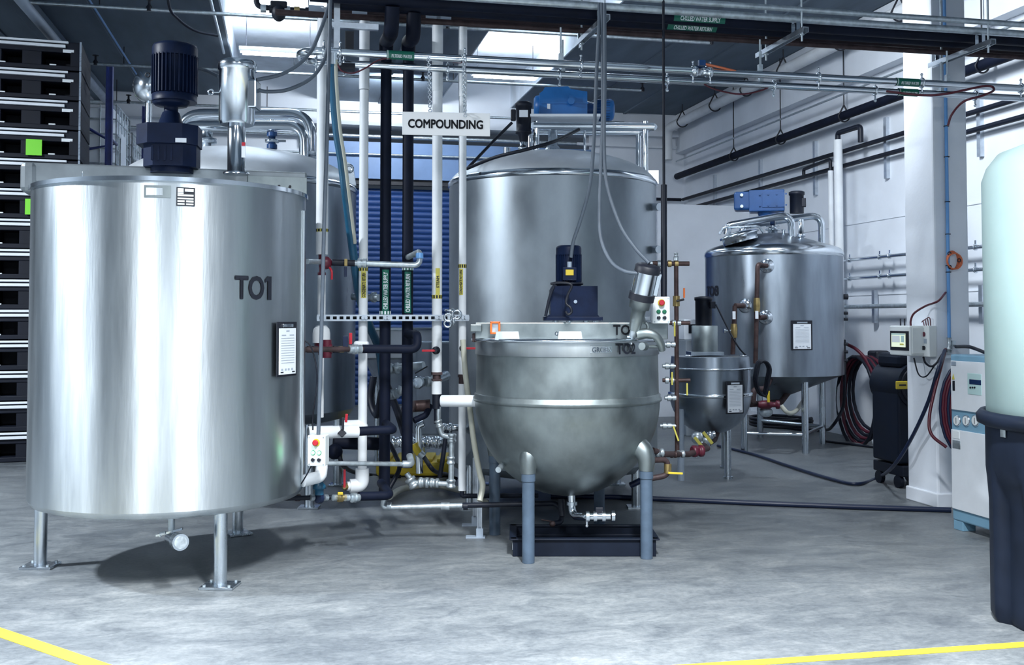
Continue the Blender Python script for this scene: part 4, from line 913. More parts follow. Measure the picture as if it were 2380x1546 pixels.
p = wc(1.66, 10.2); lg = MB().cyl(p, p+UP*.7, .034, seg=18).build('leg', 'grey', t6)
q = at(1640, 1015, 10.2)
ov = MB().tube(fillet([at(1668, 1000, 10.3), at(1660, 1022, 10.2), at(1630, 1040, 9.9)], .05), .03, 12).build('outlet_pipe', 'rust', t6)
for px, py, r_, mt_ in ((1620, 1018, .06, 'galv'), (1640, 1028, .05, 'galv'), (1650, 1012, .045, 'polish')): MB().ball(at(px, py, 10.0), r_, 14, 8).cyl(at(px-10, py+2, 10.0), at(px+12, py-4, 10.0), r_*.7, seg=12).build('valve', mt_, ov)
for px, py in ((1645, 1018), (1625, 1030)): MB().box(at(px, py, 9.85), (.03, .01, .14), ((RT+UP*.8).normalized(), FH, (UP-RT*.8).normalized()), .003).build('lever', 'limeband', ov, 'yellow lever')
clipboard('paper form on a black clipboard hung on the small kettle', c6, R6+.03, 1685, 1726, 886, 962)
solo('mixer_cable', MB().tube(spline([at(1664, 708, 10.2), at(1690, 760, 10.1), at(1715, 805, 10.0), at(1733, 826, 10.1)], 8), .008, 8), 'rubber', 'thin black cord curving from the small kettle motor', 'cord')
q = at(1767, 850, 10.2); solo('coiled_cable', MB().tube(spline([q+RT*(.06*math.cos(a)+.01*math.sin(3*a))+UP*(.17*math.sin(a)-.1+.02*math.cos(2*a))-FH*.004*i for i, a in enumerate([PI/2+2*PI*k/10 for k in range(42)])], 3), .012, 6), 'rubber', 'coiled black cord hanging right of the small kettle rim', 'cord')
# ================================================================== T08 TANK
c7 = wc(3.24, 12.8); R7 = .83; k9 = 12.8/F
z7 = lambda py, d=12.4: at(1800, py, d).z
t7 = thing('mixing_tank', 'steel tank lettered TO8 with a cone bottom and blue agitator drive', 'tank', c7)
zs7, zc7 = z7(590), z7(872)
MB().lathe(c7, [(R7, zc7), (R7, zs7)]).build('shell', 'steel_dark', t7)
MB().lathe(c7, [(R7, zc7), None, (.15, z7(920, 12.8)), (.06, z7(930, 12.8)), (0, z7(930, 12.8))]).build('cone_bottom', 'steel_dark', t7)
MB().lathe(c7, [(R7*.9, zs7+.10), (R7*.5, zs7+.20), (.2, zs7+.27), (0, zs7+.28)]).build('dome', 'steel_dark', t7)
MB().lathe(c7, [(R7+.002, zs7-.03), (R7+.014, zs7), (R7+.004, zs7+.04), (R7-.02, zs7+.07), (R7*.9, zs7+.10)]).build('shoulder_ring', 'polish', t7)
a0 = cyl_hit(1643, 676, c7, R7+.002)[0]; a1 = cyl_hit(1670, 676, c7, R7)[0]
text_cyl(t7, 'TO8', c7, R7, a0, a1, cyl_hit(1660, 689, c7, R7)[1].z, cyl_hit(1660, 664, c7, R7)[1].z, 'ink', .035)
for px, py in ((1872, 1054), (1912, 1032), (1767, 1016), (1730, 1050)):
    p = fl(px, py); MB().cyl(p, p+UP*(zc7-.05), .040, seg=18).build('leg', 'leg_steel', t7)
P1, P2, P3, P4 = [fl(*q)+UP*.22 for q in ((1872, 1054), (1912, 1032), (1767, 1016), (1730, 1050))]
for a_, b_ in ((P1, P4), (P2, P3), (P1, P2)): MB().cyl(a_, b_, .022, seg=12).build('leg_brace', 'polish', t7)
# drive
b = at(1782, 468, 12.8); bz = lambda py: at(1782, py, 12.8).z; gx7 = facing(-14)
MB().box((b.x, b.y, bz(469)), (80*k9, .30, 50*k9), gx7, .012).build('drive_housing', 'blue2', t7)
MB().box(Vector((b.x, b.y, bz(468)))+gx7[0]*-.29, (40*k9, .26, 44*k9), gx7, .03).build('drive_end', 'blue2', t7)
MB().box(Vector((b.x, b.y, bz(468)))+gx7[0]*.08-gx7[1]*.155, (50*k9, .012, 34*k9), gx7, .002).build('cover_plate', 'blue2', t7)
MB().axis_rings(Vector((b.x, b.y, bz(500)))+RT*.0, UP, [(-.02, .10), (.05, .12)], 20).build('drive_flange', 'blue2', t7)
for sx in (-.10, .0, .10, .21):
    for sz in (-.11, .11): pz = Vector((b.x, b.y, bz(468)))+gx7[0]*(sx+.02)-gx7[1]*.16+UP*sz*.62; MB().cyl(pz, pz-gx7[1]*.012, .012, seg=6).build('cover_bolt', 'blue2', t7)
for sz in (-.07, .07): pz = Vector((b.x, b.y, bz(468)))-gx7[0]*.30-gx7[1]*.13+UP*sz; MB().cyl(pz, pz-gx7[1]*.03, .02, seg=10).build('oil_plug', 'galv', t7)
q = at(1852, 496, 12.85); MB().axis_rings(q, UP, [(0, 16*k9), (42*k9, 16*k9), (43*k9, 18*k9), (50*k9, 18*k9), (52*k9, 13*k9)], 24).build('drive_motor', 'rubber', t7)
MB().box(at(1868, 471, 12.8), (10*k9, 14*k9, 20*k9), gx7, .004).build('terminal_box', 'rubber', t7)
for off, d in ((0, 12.5), (70, 13.15)):
    MB().tube(fillet([at(1690+off*.5, 545, d+.0), at(1692+off*.5, 525-off*.0, d), at(1840+off, 497+off*.03, d-.0), at(1840+off, 588, d)], .14), .045, 18).build('drive_frame_tube', 'polish', t7)
q = at(1796, 535, 12.8); qz = lambda py: at(1796, py, 12.8).z
MB().axis_rings((q.x, q.y, qz(545)), UP, [(0, .06), (.05, .06), (.051, .09), (.07, .09), (.071, .05), (.09, .05), (.091, .085), (.105, .085), (.106, .035), (.25, .035)], 20).build('agitator_seal', 'polish', t7)
q = at(1722, 545, 12.35); mh = MB().axis_rings(q-UP*.09, (UP*.95-RT*.25), [(0, .21), (.07, .21), (.071, .235), (.095, .235), (.12, .16), (.135, .02)], 32).build('manhole', 'polish', t7)
MB().tube(fillet([q+RT*-.26+UP*.0, q+RT*-.2+UP*.09, q+RT*.22+UP*.10, q+RT*.27+UP*.02], .06), .016, 8).build('manhole_bar', 'leg_steel', mh)
q = at(1862, 545, 12.4); MB().axis_rings(q-UP*.09, UP, [(0, .03), (.06, .03), (.061, .05), (.1, .05), (.101, .032), (.27, .032)], 16).build('vent_port', 'polish', t7)
q = at(1821, 540, 12.5); MB().axis_rings(q-UP*.05, UP, [(0, .016), (.07, .016), (.071, .024), (.085, .024)], 12).build('dome_nozzle', 'polish', t7)
for px, py, r_ in ((1782, 618, 1), (1731, 711, 1), (1779, 738, 1)):
    a_, p = cyl_hit(px, py, c7, R7); n = Vector((math.cos(a_), math.sin(a_), 0))
    po = MB().axis_rings(p-n*.01, n, [(0, .085), (.012, .085), (.02, .06), (.05, .04)], 24).build('jacket_port', 'polish', t7)
    MB().tube([p+n*.03, p+n*.12-RT*.06], .03, 12).build('port_pipe', 'copper', po)
clipboard('paper form on a black clipboard hung on the TO8 tank', c7, R7+.006, 1838, 1887, 745, 814)
for px, y0, y1, lab in ((1761, 614, 845, 'tall slanting copper pipe on the front of the TO8 tank'), (1708, 711, 824, 'shorter copper pipe left of the tall copper pipe on TO8')):
    a_ = at(px, y0, 11.85); t = thing('copper_pipe', lab, 'pipe', at(px-5, y1, 11.85), 'copper pipes on the TO8 tank')
    if y0 < 650: MB().tube(fillet([at(px+14, y0+3, 11.93), a_, at(px-5, y1, 11.85)], .04), .027, 12).build('pipe_run', 'copper', t)
    else: MB().tube([a_, at(px-5, y1, 11.85)], .027, 12).build('pipe_run', 'copper', t)
    q = at(px-2, y0+95 if y0 < 650 else y0+58, 11.85); MB().axis_rings(q-UP*.08, UP, [(0, .034), (.05, .04), (.11, .04), (.16, .034)], 14).build('valve_body', 'brass', t)
    if y0 > 650: MB().cyl(q-RT*.11, q, .014, seg=8).cyl(q-RT*.12, q-RT*.10, .03, seg=10).build('valve_handle', 'polish', t)
    MB().box(at(px-2, (y0+118) if y0 < 650 else y0+22, 11.80), (.035, .006, .09), qx).build('pipe_tag', 'paper', t)
ot = thing('outlet_valve_set', 'dark red valves and pump under the TO8 tank cone', 'valve', at(1790, 950, 11.9))
MB().tube(fillet([at(1830, 915, 12.6), at(1815, 935, 12.4), at(1745, 940, 11.9)], .08), .035, 12).build('outlet_run', 'rust', ot)
MB().axis_rings(at(1762, 941, 11.9), RT, [(0, .03), (.04, .05), (.12, .05), (.16, .03), (.2, .03), (.21, .05), (.24, .05)], 14).build('valve_body', 'redpipe', ot)
MB().box(at(1786, 922, 11.8), (.03, .02, .13), qx, .004).build('lever', 'yellow', ot, 'yellow lever')
MB().ball(at(1780, 958, 11.95), .085, 16, 10, (1, .7, .7)).build('pump_body', 'galv', ot)
MB().tube(fillet([at(1750, 935, 11.8), at(1752, 905, 11.8), at(1778, 905, 11.9), at(1790, 880, 12.1)], .06), .035, 12).build('return_bend', 'rust', ot)
solo('clear_hose', MB().tube(spline([at(1815, 943, 11.9), at(1832, 960, 11.9), at(1850, 955, 12.2), at(1868, 930, 12.9)], 8), .026, 10), 'beigehose', 'clear hose sagging behind the TO8 tank leg', 'hose')
solo('black_hose', MB().tube(spline([at(1962, 790, 12.6), at(1963, 900, 12.7), at(1958, 950, 12.8), at(1935, 990, 12.9), fl(1915, 1005)+UP*.03, fl(1850, 1003)+UP*.03, fl(1780, 992)+UP*.03], 8), .020, 8), 'rubber', 'black hose falling from the right side of the TO8 tank', 'hose')
q = fl(1815, 1000); solo('coiled_hose', MB().tube(spline([q+UP*(.06+.03*i/8)+RT*(.42*math.cos(a))+FH*(.5*math.sin(a)) for i, a in enumerate([2*PI*k/12 for k in range(36)])], 3), .022, 8), 'rubber', 'black hose coiled on the floor under the TO8 tank', 'hose')
q = at(1967, 800, 12.4); sd = thing('gauge_cluster', 'dark gauges and taps on the right edge of the TO8 tank', 'gauge', at(1965, 860, 12.6))
for py in (690, 728, 742, 800, 818, 838): MB().cyl(at(1956, py, 12.6), at(1970, py, 12.6), .02 if py > 700 else .035, seg=10).build('tap', 'ink', sd)
MB().cyl(at(1963, 790, 12.6), at(1963, 865, 12.6), .012, seg=8).build('sight_tube', 'ink', sd)
# ================================================================== OVERHEAD RACK
YN, YF, ZR = 6.95, 7.69, 3.74
X1_, X2_, X3_ = [onY(px, 45, YN).x for px in (1408, 1868, 2302)]
for i, x in enumerate((X1_, X2_, X3_)):
    t = thing('trapeze_hanger', ['zinc strut hanger of the overhead rack above the kettle', 'zinc strut hanger of the overhead rack in the middle', 'zinc strut hanger of the overhead rack before the column'][i], 'hanger', (x, (YN+YF)/2, ZR-.03), 'trapeze hangers of the overhead pipe rack')
    s_ = MB().box((x, (YN+YF)/2, ZR), (.045, YF-YN+.06, .006)).box((x-.021, (YN+YF)/2, ZR-.018), (.004, YF-YN+.06, .036)).box((x+.021, (YN+YF)/2, ZR-.018), (.004, YF-YN+.06, .036))
    s_.build('strut', 'strut', t)
    for y in (YN+.03, YF-.12): MB().cyl((x, y, ZR-.09), (x, y, ZC), .008, seg=8).cyl((x, y, ZR-.045), (x, y, ZR-.03), .018, seg=6).build('rod', 'galv', t)
    for y in (YN+.09, YN+.17, YF-.06): MB().box((x, y, ZR+.03), (.03, .012, .10)).cyl((x-.0, y, ZR+.08), (x, y, ZR+.10), .009, seg=8).build('pipe_clamp', 'polish', t)
def rack_run(name, label, cat, y, z, r, mt, px0, px1=2700, grp='pipes on the overhead rack'):
    return solo(name, MB().cyl((onY(px0, 40, y).x, y, z), (onY(px1, 40, y).x, y, z), r, seg=18), mt, label, cat, grp), onY(px0, 40, y).x
rack_run('rack_conduit', 'nearest bright conduit along the front of the overhead rack', 'conduit', YN+.04, ZR+.15, .022, 'galv', 420)
rack_run('rack_conduit', 'second bright conduit beside the nearest one on the overhead rack', 'conduit', YN+.10, ZR+.095, .028, 'galv', 420)
def insulated(label, y, z, r, px0):
    x0 = onY(px0, 40, y).x; t = thing('rack_pipe', label, 'pipe', (x0, y, z), 'pipes on the overhead rack')
    MB().cyl((x0, y, z), (onY(2700, 40, y).x, y, z), r, seg=24).build('foam_sleeve', 'foam', t); return t
rp1 = insulated('nearer thick black pipe on the overhead rack, marked chilled water supply', YN+.255, ZR+.095, .050, 720)
rp2 = insulated('farther thick black pipe on the overhead rack, marked chilled water return', YN+.40, ZR+.092, .050, 760)
rack_run('rack_pipe', 'thin dark pipe behind the thick black pipes on the rack', 'pipe', YN+.51, ZR+.03, .022, 'rust', 640)
# brown steel header with tees
hy, hzz = 7.65, ZR+.105
hd = thing('brown_header', 'brown steel header pipe with tees along the far side of the rack', 'pipe', (onY(640, 20, hy).x, hy, hzz))
MB().cyl((onY(735, 20, hy).x, hy, hzz), (onY(2550, 40, hy).x, hy, hzz), .036, seg=20).build('pipe_run', 'brownpipe', hd)
for px in (735, 835, 1005, 1030): q = onY(px, 40, hy); MB().cyl((q.x-.055, hy, hzz), (q.x+.055, hy, hzz), .047, seg=18).build('tee', 'grey', hd)
x0 = onY(596, 12, hy).x; xa = onY(735, 20, hy).x
MB().tube(fillet([(x0, hy, hzz+.3), (x0, hy, hzz+.01), (xa, hy, hzz)], .05), .02, 12).build('end_run', 'rubber', hd)
q = onY(648, 14, hy); MB().ball((q.x, hy, hzz-.02), .06, 16, 10, (.9, .9, 1.15)).box((q.x, hy, hzz+.03), (.12, .08, .05), None, .01).build('steam_trap', 'rubber', hd)
for px in (612, 632, 668, 690, 716): q = onY(px, 16, hy); MB().cyl((q.x-.02, hy, hzz), (q.x+.02, hy, hzz), .03, seg=12).build('coupling', 'galv' if px in (612, 668) else ('brass' if px == 690 else 'rubber'), hd)
for txt, px, px2, tp, y, z, up_ in (('CHILLED WATER SUPPLY', 1576, 1668, rp1, YN+.255, ZR+.095, 1.85), ('CHILLED WATER RETURN', 1562, 1650, rp2, YN+.40, ZR+.092, 2.35)):
    xa, xb = onY(px, 50, y).x, onY(px2, 55, y).x
    g_ = MB(); n = 8; vs = []; fs = []
    for i in range(n+1):
        a = up_-.48+.96*i/n
        for x in (xa-.05, xb+.04): vs.append((x, y-.0525*math.sin(a), z+.0525*math.cos(a)))
    for i in range(n): fs.append((2*i, 2*i+1, 2*i+3, 2*i+2))
    lb_ = g_.add(vs, fs, True).build('pipe_label', 'green', tp, 'green pipe label')
    text_hcyl(lb_, txt, (xa, y, z), (1, 0, 0), .0525, xb-xa, .034, up_, 'whiteink', .03, .002)
# filtered water loop
FY1, FY2, FZ = 7.14, 7.46, 3.425
fx = onY(712, 108, FY1).x
ft = thing('filtered_water_loop', 'pair of polished steel tubes joined by a bend at left, filtered water', 'pipe', (fx, FY1, FZ))
xr = onY(2700, 200, FY1).x
MB().tube(fillet([(xr, FY1, FZ), (fx-.04, FY1, FZ), (fx-.04, FY2, FZ), (xr, FY2, FZ)], .15, 12), .028, 20).build('tube_run', 'polish', ft)
for px, y in ((752, FY1), (790, FY1), (1080, FY1), (1350, FY1), (1610, FY1), (1650, FY1), (1902, FY1), (2142, FY1), (2372, FY1), (735, FY2), (800, FY2), (1040, FY2), (1300, FY2), (1550, FY2), (1797, FY2), (2033, FY2), (2265, FY2)):
    q = onY(px, 150, y)
    MB().torus((q.x, y, FZ), (1, 0, 0), .033, .010, 18, 6).cyl((q.x, y, FZ+.03), (q.x, y, FZ+.065), .007, seg=8).cyl((q.x, y, FZ-.035), (q.x, y, FZ-.075), .007, seg=8).ball((q.x, y, FZ-.08), .013, 8, 6).ball((q.x, y, FZ+.068), .011, 8, 6).build('tube_clamp', 'polish', ft)
q = onY(1630, 158, FY1); bv = MB().axis_rings((q.x-.08, FY1, FZ), (1, 0, 0), [(0, .028), (.01, .042), (.045, .042), (.046, .035), (.115, .035), (.116, .042), (.16, .042), (.165, .028)], 16).build('ball_valve', 'polish', ft)
MB().box((q.x, FY1-.01, FZ+.06), (.05, .03, .04)).build('actuator', 'blue2', bv)
for x, y in ((X1_-.28, FY1), (X2_-.26, FY1), (X3_-.25, FY1), (X1_-.18, FY2), (X2_-.10, FY2), (X3_-.08, FY2)): MB().cyl((x, y, FZ+.03), (x, y, ZR-.05), .007, seg=8).box((x, y, FZ+.05), (.03, .03, .05)).build('hanger_rod', 'galv', ft)
for px0, px1, y in ((898, 962, FY1), (2080, 2134, FY1), (2085, 2130, FY2)):
    xa, xb = onY(px0, 120, y).x, onY(px1, 120, y).x
    lb_ = MB().cyl((xa, y, FZ), (xb, y, FZ), .031, seg=24, caps=False).build('pipe_label', 'green', ft, 'green pipe label')
    w_ = xb-xa; text_hcyl(lb_, 'FILTERED WATER', (xa+w_*.18, y, FZ), (1, 0, 0), .031, w_*.74, .022, 2.0, 'whiteink', .015, .002)
    for dx in (.02, .05): MB().cyl((xa+w_*dx, y, FZ), (xa+w_*(dx+.012), y, FZ), .0325, seg=24, caps=False).build('label_stripe', 'whiteink', lb_)
# strut post at the left end of the loop
q = onY(783, 60, 7.3)
sp = thing('strut_post', 'zinc strut post hanging over the left end of the steel tubes', 'strut', (q.x, 7.3, FZ))
MB().box((q.x, 7.3, 4.1), (.042, .042, 1.35)).build('post', 'strut', sp); MB().box((q.x+.12, 7.3, at(800, 77, 7.4).z), (.34, .04, .04)).build('cross_arm', 'strut', sp); MB().box((q.x+.06, 7.36, FZ-.05), (.14, .1, .04)).box((q.x+.09, 7.34, FZ+.13), (.06, .03, .14)).build('clamp_block', 'ink', sp)
# hose dropping from it
hp = [at(772, 118, 7.0), at(773, 165, 7.05)]
hs_ = thing('teal_hose', 'dark teal hose with a pale strip dropping from the steel tubes', 'hose', at(773, 150, 7.05))
pts = spline([at(773, 140, 7.05), at(775, 200, 7.1), at(783, 300, 7.2), at(795, 380, 7.3), at(806, 470, 7.4), at(820, 580, 7.55), at(836, 690, 7.75), at(860, 760, 7.95), at(880, 810, 8.1), at(890, 880, 8.2)], 8)
MB().tube(pts, .032, 14).build('hose', 'teal', hs_); MB().tube([p+RT*.024-FH*.02 for p in pts[:40]], .014, 8).build('pale_strip', 'beigehose', hs_)
MB().cyl(at(773, 122, 7.03), at(773, 148, 7.05), .036, seg=16).build('coupling', 'polish', hs_)
# red signal cable along the tubes
solo('red_cable', MB().tube(spline([at(785, 150, 7.0), at(795, 165, 7.0), at(820, 170, 7.02), at(850, 158, 7.05), at(880, 140, 7.1), at(930, 132, 7.12), at(990, 133, 7.2), at(1060, 145, 7.25), at(1078, 145, 7.2)], 6), .006, 6), 'redhose', 'thin red cable sagging below the left end of the steel tubes', 'cable', 'red cables along the steel tubes')
solo('red_cable', MB().tube(spline([onY(1624, 188, FY2), onY(1660, 207, FY2-.03), onY(1720, 219, FY2-.03), onY(1770, 210, FY2-.02), onY(1796, 197, FY2)], 6), .007, 6), 'redhose', 'thin red cable sagging below the middle of the steel tubes', 'cable', 'red cables along the steel tubes')
solo('orange_line', MB().tube(spline([onY(1630, 147, FY1-.01), onY(1680, 158, FY1-.03), onY(1735, 172, FY1)], 6), .009, 6), 'orangecable', 'short orange air line at the valve on the steel tubes', 'cable')
solo('red_cable', MB().tube(spline([at(2060, 212, 7.9), at(2140, 221, 7.8), at(2200, 218, 7.75), at(2290, 200, 7.75), at(2310, 209, 7.7), at(2285, 222, 7.6), at(2240, 236, 7.6), at(2213, 265, 7.72), at(2203, 292, 7.74)], 8), .009, 8), 'redhose', 'red and dark cables bending from the steel tubes down the column', 'cable', 'red cables along the steel tubes')
# ================================================================== PIPE BANK
YBK = 7.65
def bx_(px, py=650): return onY(px, py, YBK).x
def bz_(px, py): return onY(px, py, YBK).z
def angle_band(par, c, r, z0, z1, mt, nm, half=1.0, lab=None, skip=0):
    a = math.atan2(-c.y, -c.x); g_ = MB()
    if skip:
        n = 7
        for k in range(n):
            if k % 2 == 0: g_.patch(c, r, a-half+2*half*k/n, a-half+2*half*(k+1)/n, z0, z1, .003, 3)
    else: g_.patch(c, r, a-half, a+half, z0, z1, .002, 10)
    return g_.build(nm, mt, par, lab)
def bank_label(par, c, r, z0, z1, text, bg_, fg, off=0., half=.55):
    a = math.atan2(-c.y, -c.x)+off
    l = MB().patch(c, r, a-half, a+half, z0, z1, .002, 10).build('pipe_label', bg_, par, ('green' if bg_ == 'green' else 'yellow')+' pipe label')
    f0, f1 = (.34, .74) if text == 'STEAM' else (.03, .94)
    text_cyl(l, text, c, r+.002, a-half*.62, a+half*.62, z0+(z1-z0)*f0, z0+(z1-z0)*f1, fg, .03, .0025, True)
def arrow_band(par, c, r, zc_, bg_, fg, h=.028):
    b_ = angle_band(par, c, r, zc_-h/2, zc_+h/2, bg_, 'arrow_band', 1.35); a = math.atan2(-c.y, -c.x); g_ = MB()
    for k in range(5):
        aa = a-1.1+2.2*k/4; g_.patch(c, r+.002, aa-.14, aa+.14, zc_-h*.42, zc_+h*.42, .002, 2)
    g_.build('arrow_marks', fg, b_)
# A: far left white riser
c = Vector((bx_(750, 300), YBK, 0)); A = thing('white_riser', 'leftmost white insulated riser of the pipe bank with a red valve', 'pipe', (c.x, c.y, bz_(750, 975)), 'white risers of the pipe bank')
MB().cyl((c.x, c.y, bz_(750, 592)), (c.x, c.y, bz_(750, 20)), .044, seg=22).build('insulation', 'insul', A)
MB().axis_rings((c.x, c.y, bz_(750, 640)), UP, [(0, .03), (.02, .03), (.025, .02), (.15, .025), (.155, .042), (.165, .042)], 16).build('valve_body', 'redpipe', A)
MB().cyl((c.x, c.y, bz_(750, 740)), (c.x, c.y, bz_(750, 640)), .030, seg=18).build('insulation', 'insul', A)
MB().cyl((c.x, c.y, bz_(750, 970)), (c.x, c.y, bz_(750, 800)), .021, seg=16).build('insulation', 'insul', A)
MB().axis_rings((c.x, c.y, bz_(750, 830)), UP, [(0, .02), (.03, .022), (.05, .05), (.12, .05)], 16).build('valve_bottom', 'redpipe', A)
MB().axis_rings((c.x, c.y, bz_(750, 797)), UP, [(0, .064), (.07, .064), (.10, .058), (.125, .038), (.135, .012)], 24).build('insulated_cap', 'pvc', A)
arrow_band(A, Vector((c.x+.002, c.y, 0)), .044, bz_(760, 536), 'limeband', 'ink', .022)
# B
c = Vector((bx_(845, 500), YBK, 0)); Bk = thing('white_riser', 'second white riser of the bank, left of the black pipes, condensate return', 'pipe', (c.x, c.y, bz_(845, 1135)), 'white risers of the pipe bank')
MB().cyl((c.x, c.y, bz_(845, 208)), (c.x, c.y, hzz-.03), .038, seg=22).build('insulation', 'insul', Bk)
zz_ = bz_(845, 1128)
MB().tube(fillet([(c.x, c.y, bz_(845, 210)), (c.x, c.y, zz_), (bx_(806, 1128), c.y-.02, zz_)], .075), .0335, 22).build('insulation', 'insul', Bk)
MB().tube(fillet([(c.x, c.y, zz_+.12), (c.x, c.y, zz_), (c.x-.09, c.y-.01, zz_)], .08), .050, 22).build('elbow_cover', 'pvc', Bk)
MB().tube(fillet([(c.x, c.y, bz_(845, 1000)), (c.x, c.y, bz_(845, 988)), (c.x-.09, c.y-.02, bz_(845, 988)), (c.x-.14, c.y-.02, bz_(845, 988))], .05), .040, 20).build('tee_cover', 'pvc', Bk)
bank_label(Bk, c, .0335, bz_(845, 693), bz_(845, 631), 'CONDENSATE RETURN', 'limeband', 'ink', .1)
arrow_band(Bk, c, .0335, bz_(845, 626), 'limeband', 'ink')
lever(Bk, Vector((bx_(803, 1128), c.y-.03, zz_)), UP, 'red', .13, 'brass', .024)
# C, D black
def black_riser(px_t, px_b, y_b, label, ry, top):
    c = Vector((bx_(px_t, 500), YBK+.03, 0)); t = thing('black_riser', label, 'pipe', (c.x, c.y, bz_(px_t, y_b)), 'black foam-covered risers of the pipe bank')
    MB().cyl((c.x, c.y, bz_(px_t, y_b)), (c.x, c.y, bz_(px_t, 118)), .041, seg=22).build('foam_sleeve', 'foam', t)
    MB().tube(fillet([(c.x, c.y, bz_(px_t, 122)), (c.x, c.y, bz_(px_t, 95)), top[0], top[1]], .12), .053, 20).build('foam_elbow', 'foam', t)
    return t, c
xt = onY(912, 20, YN+.255).x
Ct, cc = black_riser(897, 890, 1150, 'left black foam-covered riser, chilled water supply', YN+.255, (Vector((xt, YN+.33, 3.62)), Vector((xt, YN+.255, 3.79))))
xt = onY(962, 20, YN+.40).x
Dt, cd = black_riser(949, 943, 1088, 'right black foam-covered riser, chilled water return', YN+.40, (Vector((xt, YN+.43, 3.62)), Vector((xt, YN+.40, 3.79))))
for tt, c, txt, y0, y1, ya in ((Ct, cc, 'CHILLED WATER SUPPLY', 722, 627, 727), (Dt, cd, 'CHILLED WATER RETURN', 728, 631, 624)):
    bank_label(tt, c, .041, bz_(900, y0), bz_(900, y1), txt, 'green', 'whiteink', .05, .6); arrow_band(tt, c, .041, bz_(900, ya), 'green', 'whiteink')
# E, F white
c = Vector((bx_(1016, 500), YBK, 0)); E = thing('white_riser', 'third white riser of the bank, right of the black pipes, marked steam', 'pipe', (c.x, c.y, bz_(1016, 985)), 'white risers of the pipe bank')
for y0, y1, r_ in ((212, 0, .041), (865, 212, .038), (916, 886, .038)): MB().cyl((c.x, c.y, bz_(1016, y0)), (c.x, c.y, bz_(1016, y1) if y1 else hzz-.03), r_, seg=22).build('insulation', 'insul', E)
MB().cyl((c.x, c.y, bz_(1016, 886)), (c.x, c.y, bz_(1016, 864)), .03, seg=16).box((c.x, c.y, bz_(1016, 868)), (.075, .075, .02)).box((c.x, c.y, bz_(1016, 883)), (.07, .07, .014)).build('union', 'rust', E)
MB().cyl((c.x, c.y, bz_(1016, 950)), (c.x, c.y, bz_(1016, 916)), .032, seg=16).cyl((c.x, c.y, bz_(1016, 985)), (c.x, c.y, bz_(1016, 948)), .020, seg=14).build('reducer', 'rubber', E)
bank_label(E, c, .038, bz_(1016, 693), bz_(1016, 624), 'STEAM', 'limeband', 'ink', .15, .4); arrow_band(E, c, .038, bz_(1016, 690), 'limeband', 'ink')
lev = lever(E, Vector((c.x-.01, c.y-.04, bz_(1016, 814))), -RT, 'red', .10, 'rubber', .03)
c = Vector((bx_(1075, 500), YBK, 0)); Fp = thing('white_riser', 'rightmost white riser of the bank next to the kettle, condensate return', 'pipe', (c.x, c.y, bz_(1075, 1140)), 'white risers of the pipe bank')
for y0, y1, r_ in ((225, 0, .033), (870, 225, .0295), (1140, 892, .029)): MB().cyl((c.x, c.y, bz_(1075, y0)), (c.x, c.y, bz_(1075, y1) if y1 else hzz-.03), r_, seg=20).build('insulation', 'insul', Fp)
MB().cyl((c.x, c.y, bz_(1075, 893)), (c.x, c.y, bz_(1075, 868)), .026, seg=14).box((c.x, c.y, bz_(1075, 874)), (.06, .06, .02)).build('union', 'rust', Fp)
bank_label(Fp, c, .0295, bz_(1075, 686), bz_(1075, 625), 'CONDENSATE RETURN', 'limeband', 'ink', -.35, .5); arrow_band(Fp, c, .0295, bz_(1075, 619), 'limeband', 'ink')
MB().tube(fillet([(c.x, c.y, bz_(1075, 1142)), (c.x, c.y, bz_(1075, 1153)), at(1250, 1152, 7.9)], .05), .018, 12).build('drain_run', 'rubber', Fp)
lever(Fp, Vector((c.x+.0, c.y-.035, bz_(1075, 809))), RT, 'red', .10, 'rubber', .027)
# slotted strut rail in front of the bank
xl, xr_ = bx_(736, 738), bx_(1086, 738); zs_ = bz_(900, 739); ysr = YBK-.075
sr = thing('slotted_rail', 'slotted zinc strut rail clamped across the pipe bank', 'strut', ((xl+xr_)/2, ysr, zs_))
L = xr_-xl; n = int(L/.048); g_ = MB().box(((xl+xr_)/2, ysr, zs_+.017), (L, .012, .012)).box(((xl+xr_)/2, ysr, zs_-.017), (L, .012, .012)).box(((xl+xr_)/2, ysr+.03, zs_+.02), (L, .05, .004)).box(((xl+xr_)/2, ysr+.03, zs_-.02), (L, .05, .004))
for k in range(n+1): g_.box((xl+.008+(L-.016)*k/n, ysr, zs_), (.020, .010, .026))
g_.build('rail', 'strut', sr); MB().box(((xl+xr_)/2, ysr+.05, zs_), (L, .006, .04)).build('rail_back', 'ink', sr)
for px, r_ in ((845, .034), (897, .042), (1016, .039), (1075, .03)):
    x = bx_(px, 738); MB().torus((x, YBK, zs_), UP, r_+.004, .008, 20, 6).cyl((x-.012, ysr-.008, zs_), (x-.012, ysr-.02, zs_), .012, seg=8).cyl((x+.012, ysr-.008, zs_), (x+.012, ysr-.02, zs_), .012, seg=8).build('pipe_clamp', 'strut', sr)
q = at(1052, 728, 7.4); solo('chain_bundle', MB().torus(q, RT, .03, .009, 14, 6).torus(q+RT*.03-UP*.01, FH, .03, .009, 14, 6).torus(q-RT*.03-UP*.03, FH, .028, .009, 14, 6).torus(q-RT*.02+UP*.02, UP, .03, .009, 14, 6).torus(q+RT*.01-UP*.05, RT, .03, .008, 14, 6).torus(q-RT*.035-UP*.075, FH, .025, .008, 14, 6), 'polish', 'bunch of silver chain hung on the slotted rail', 'chain')
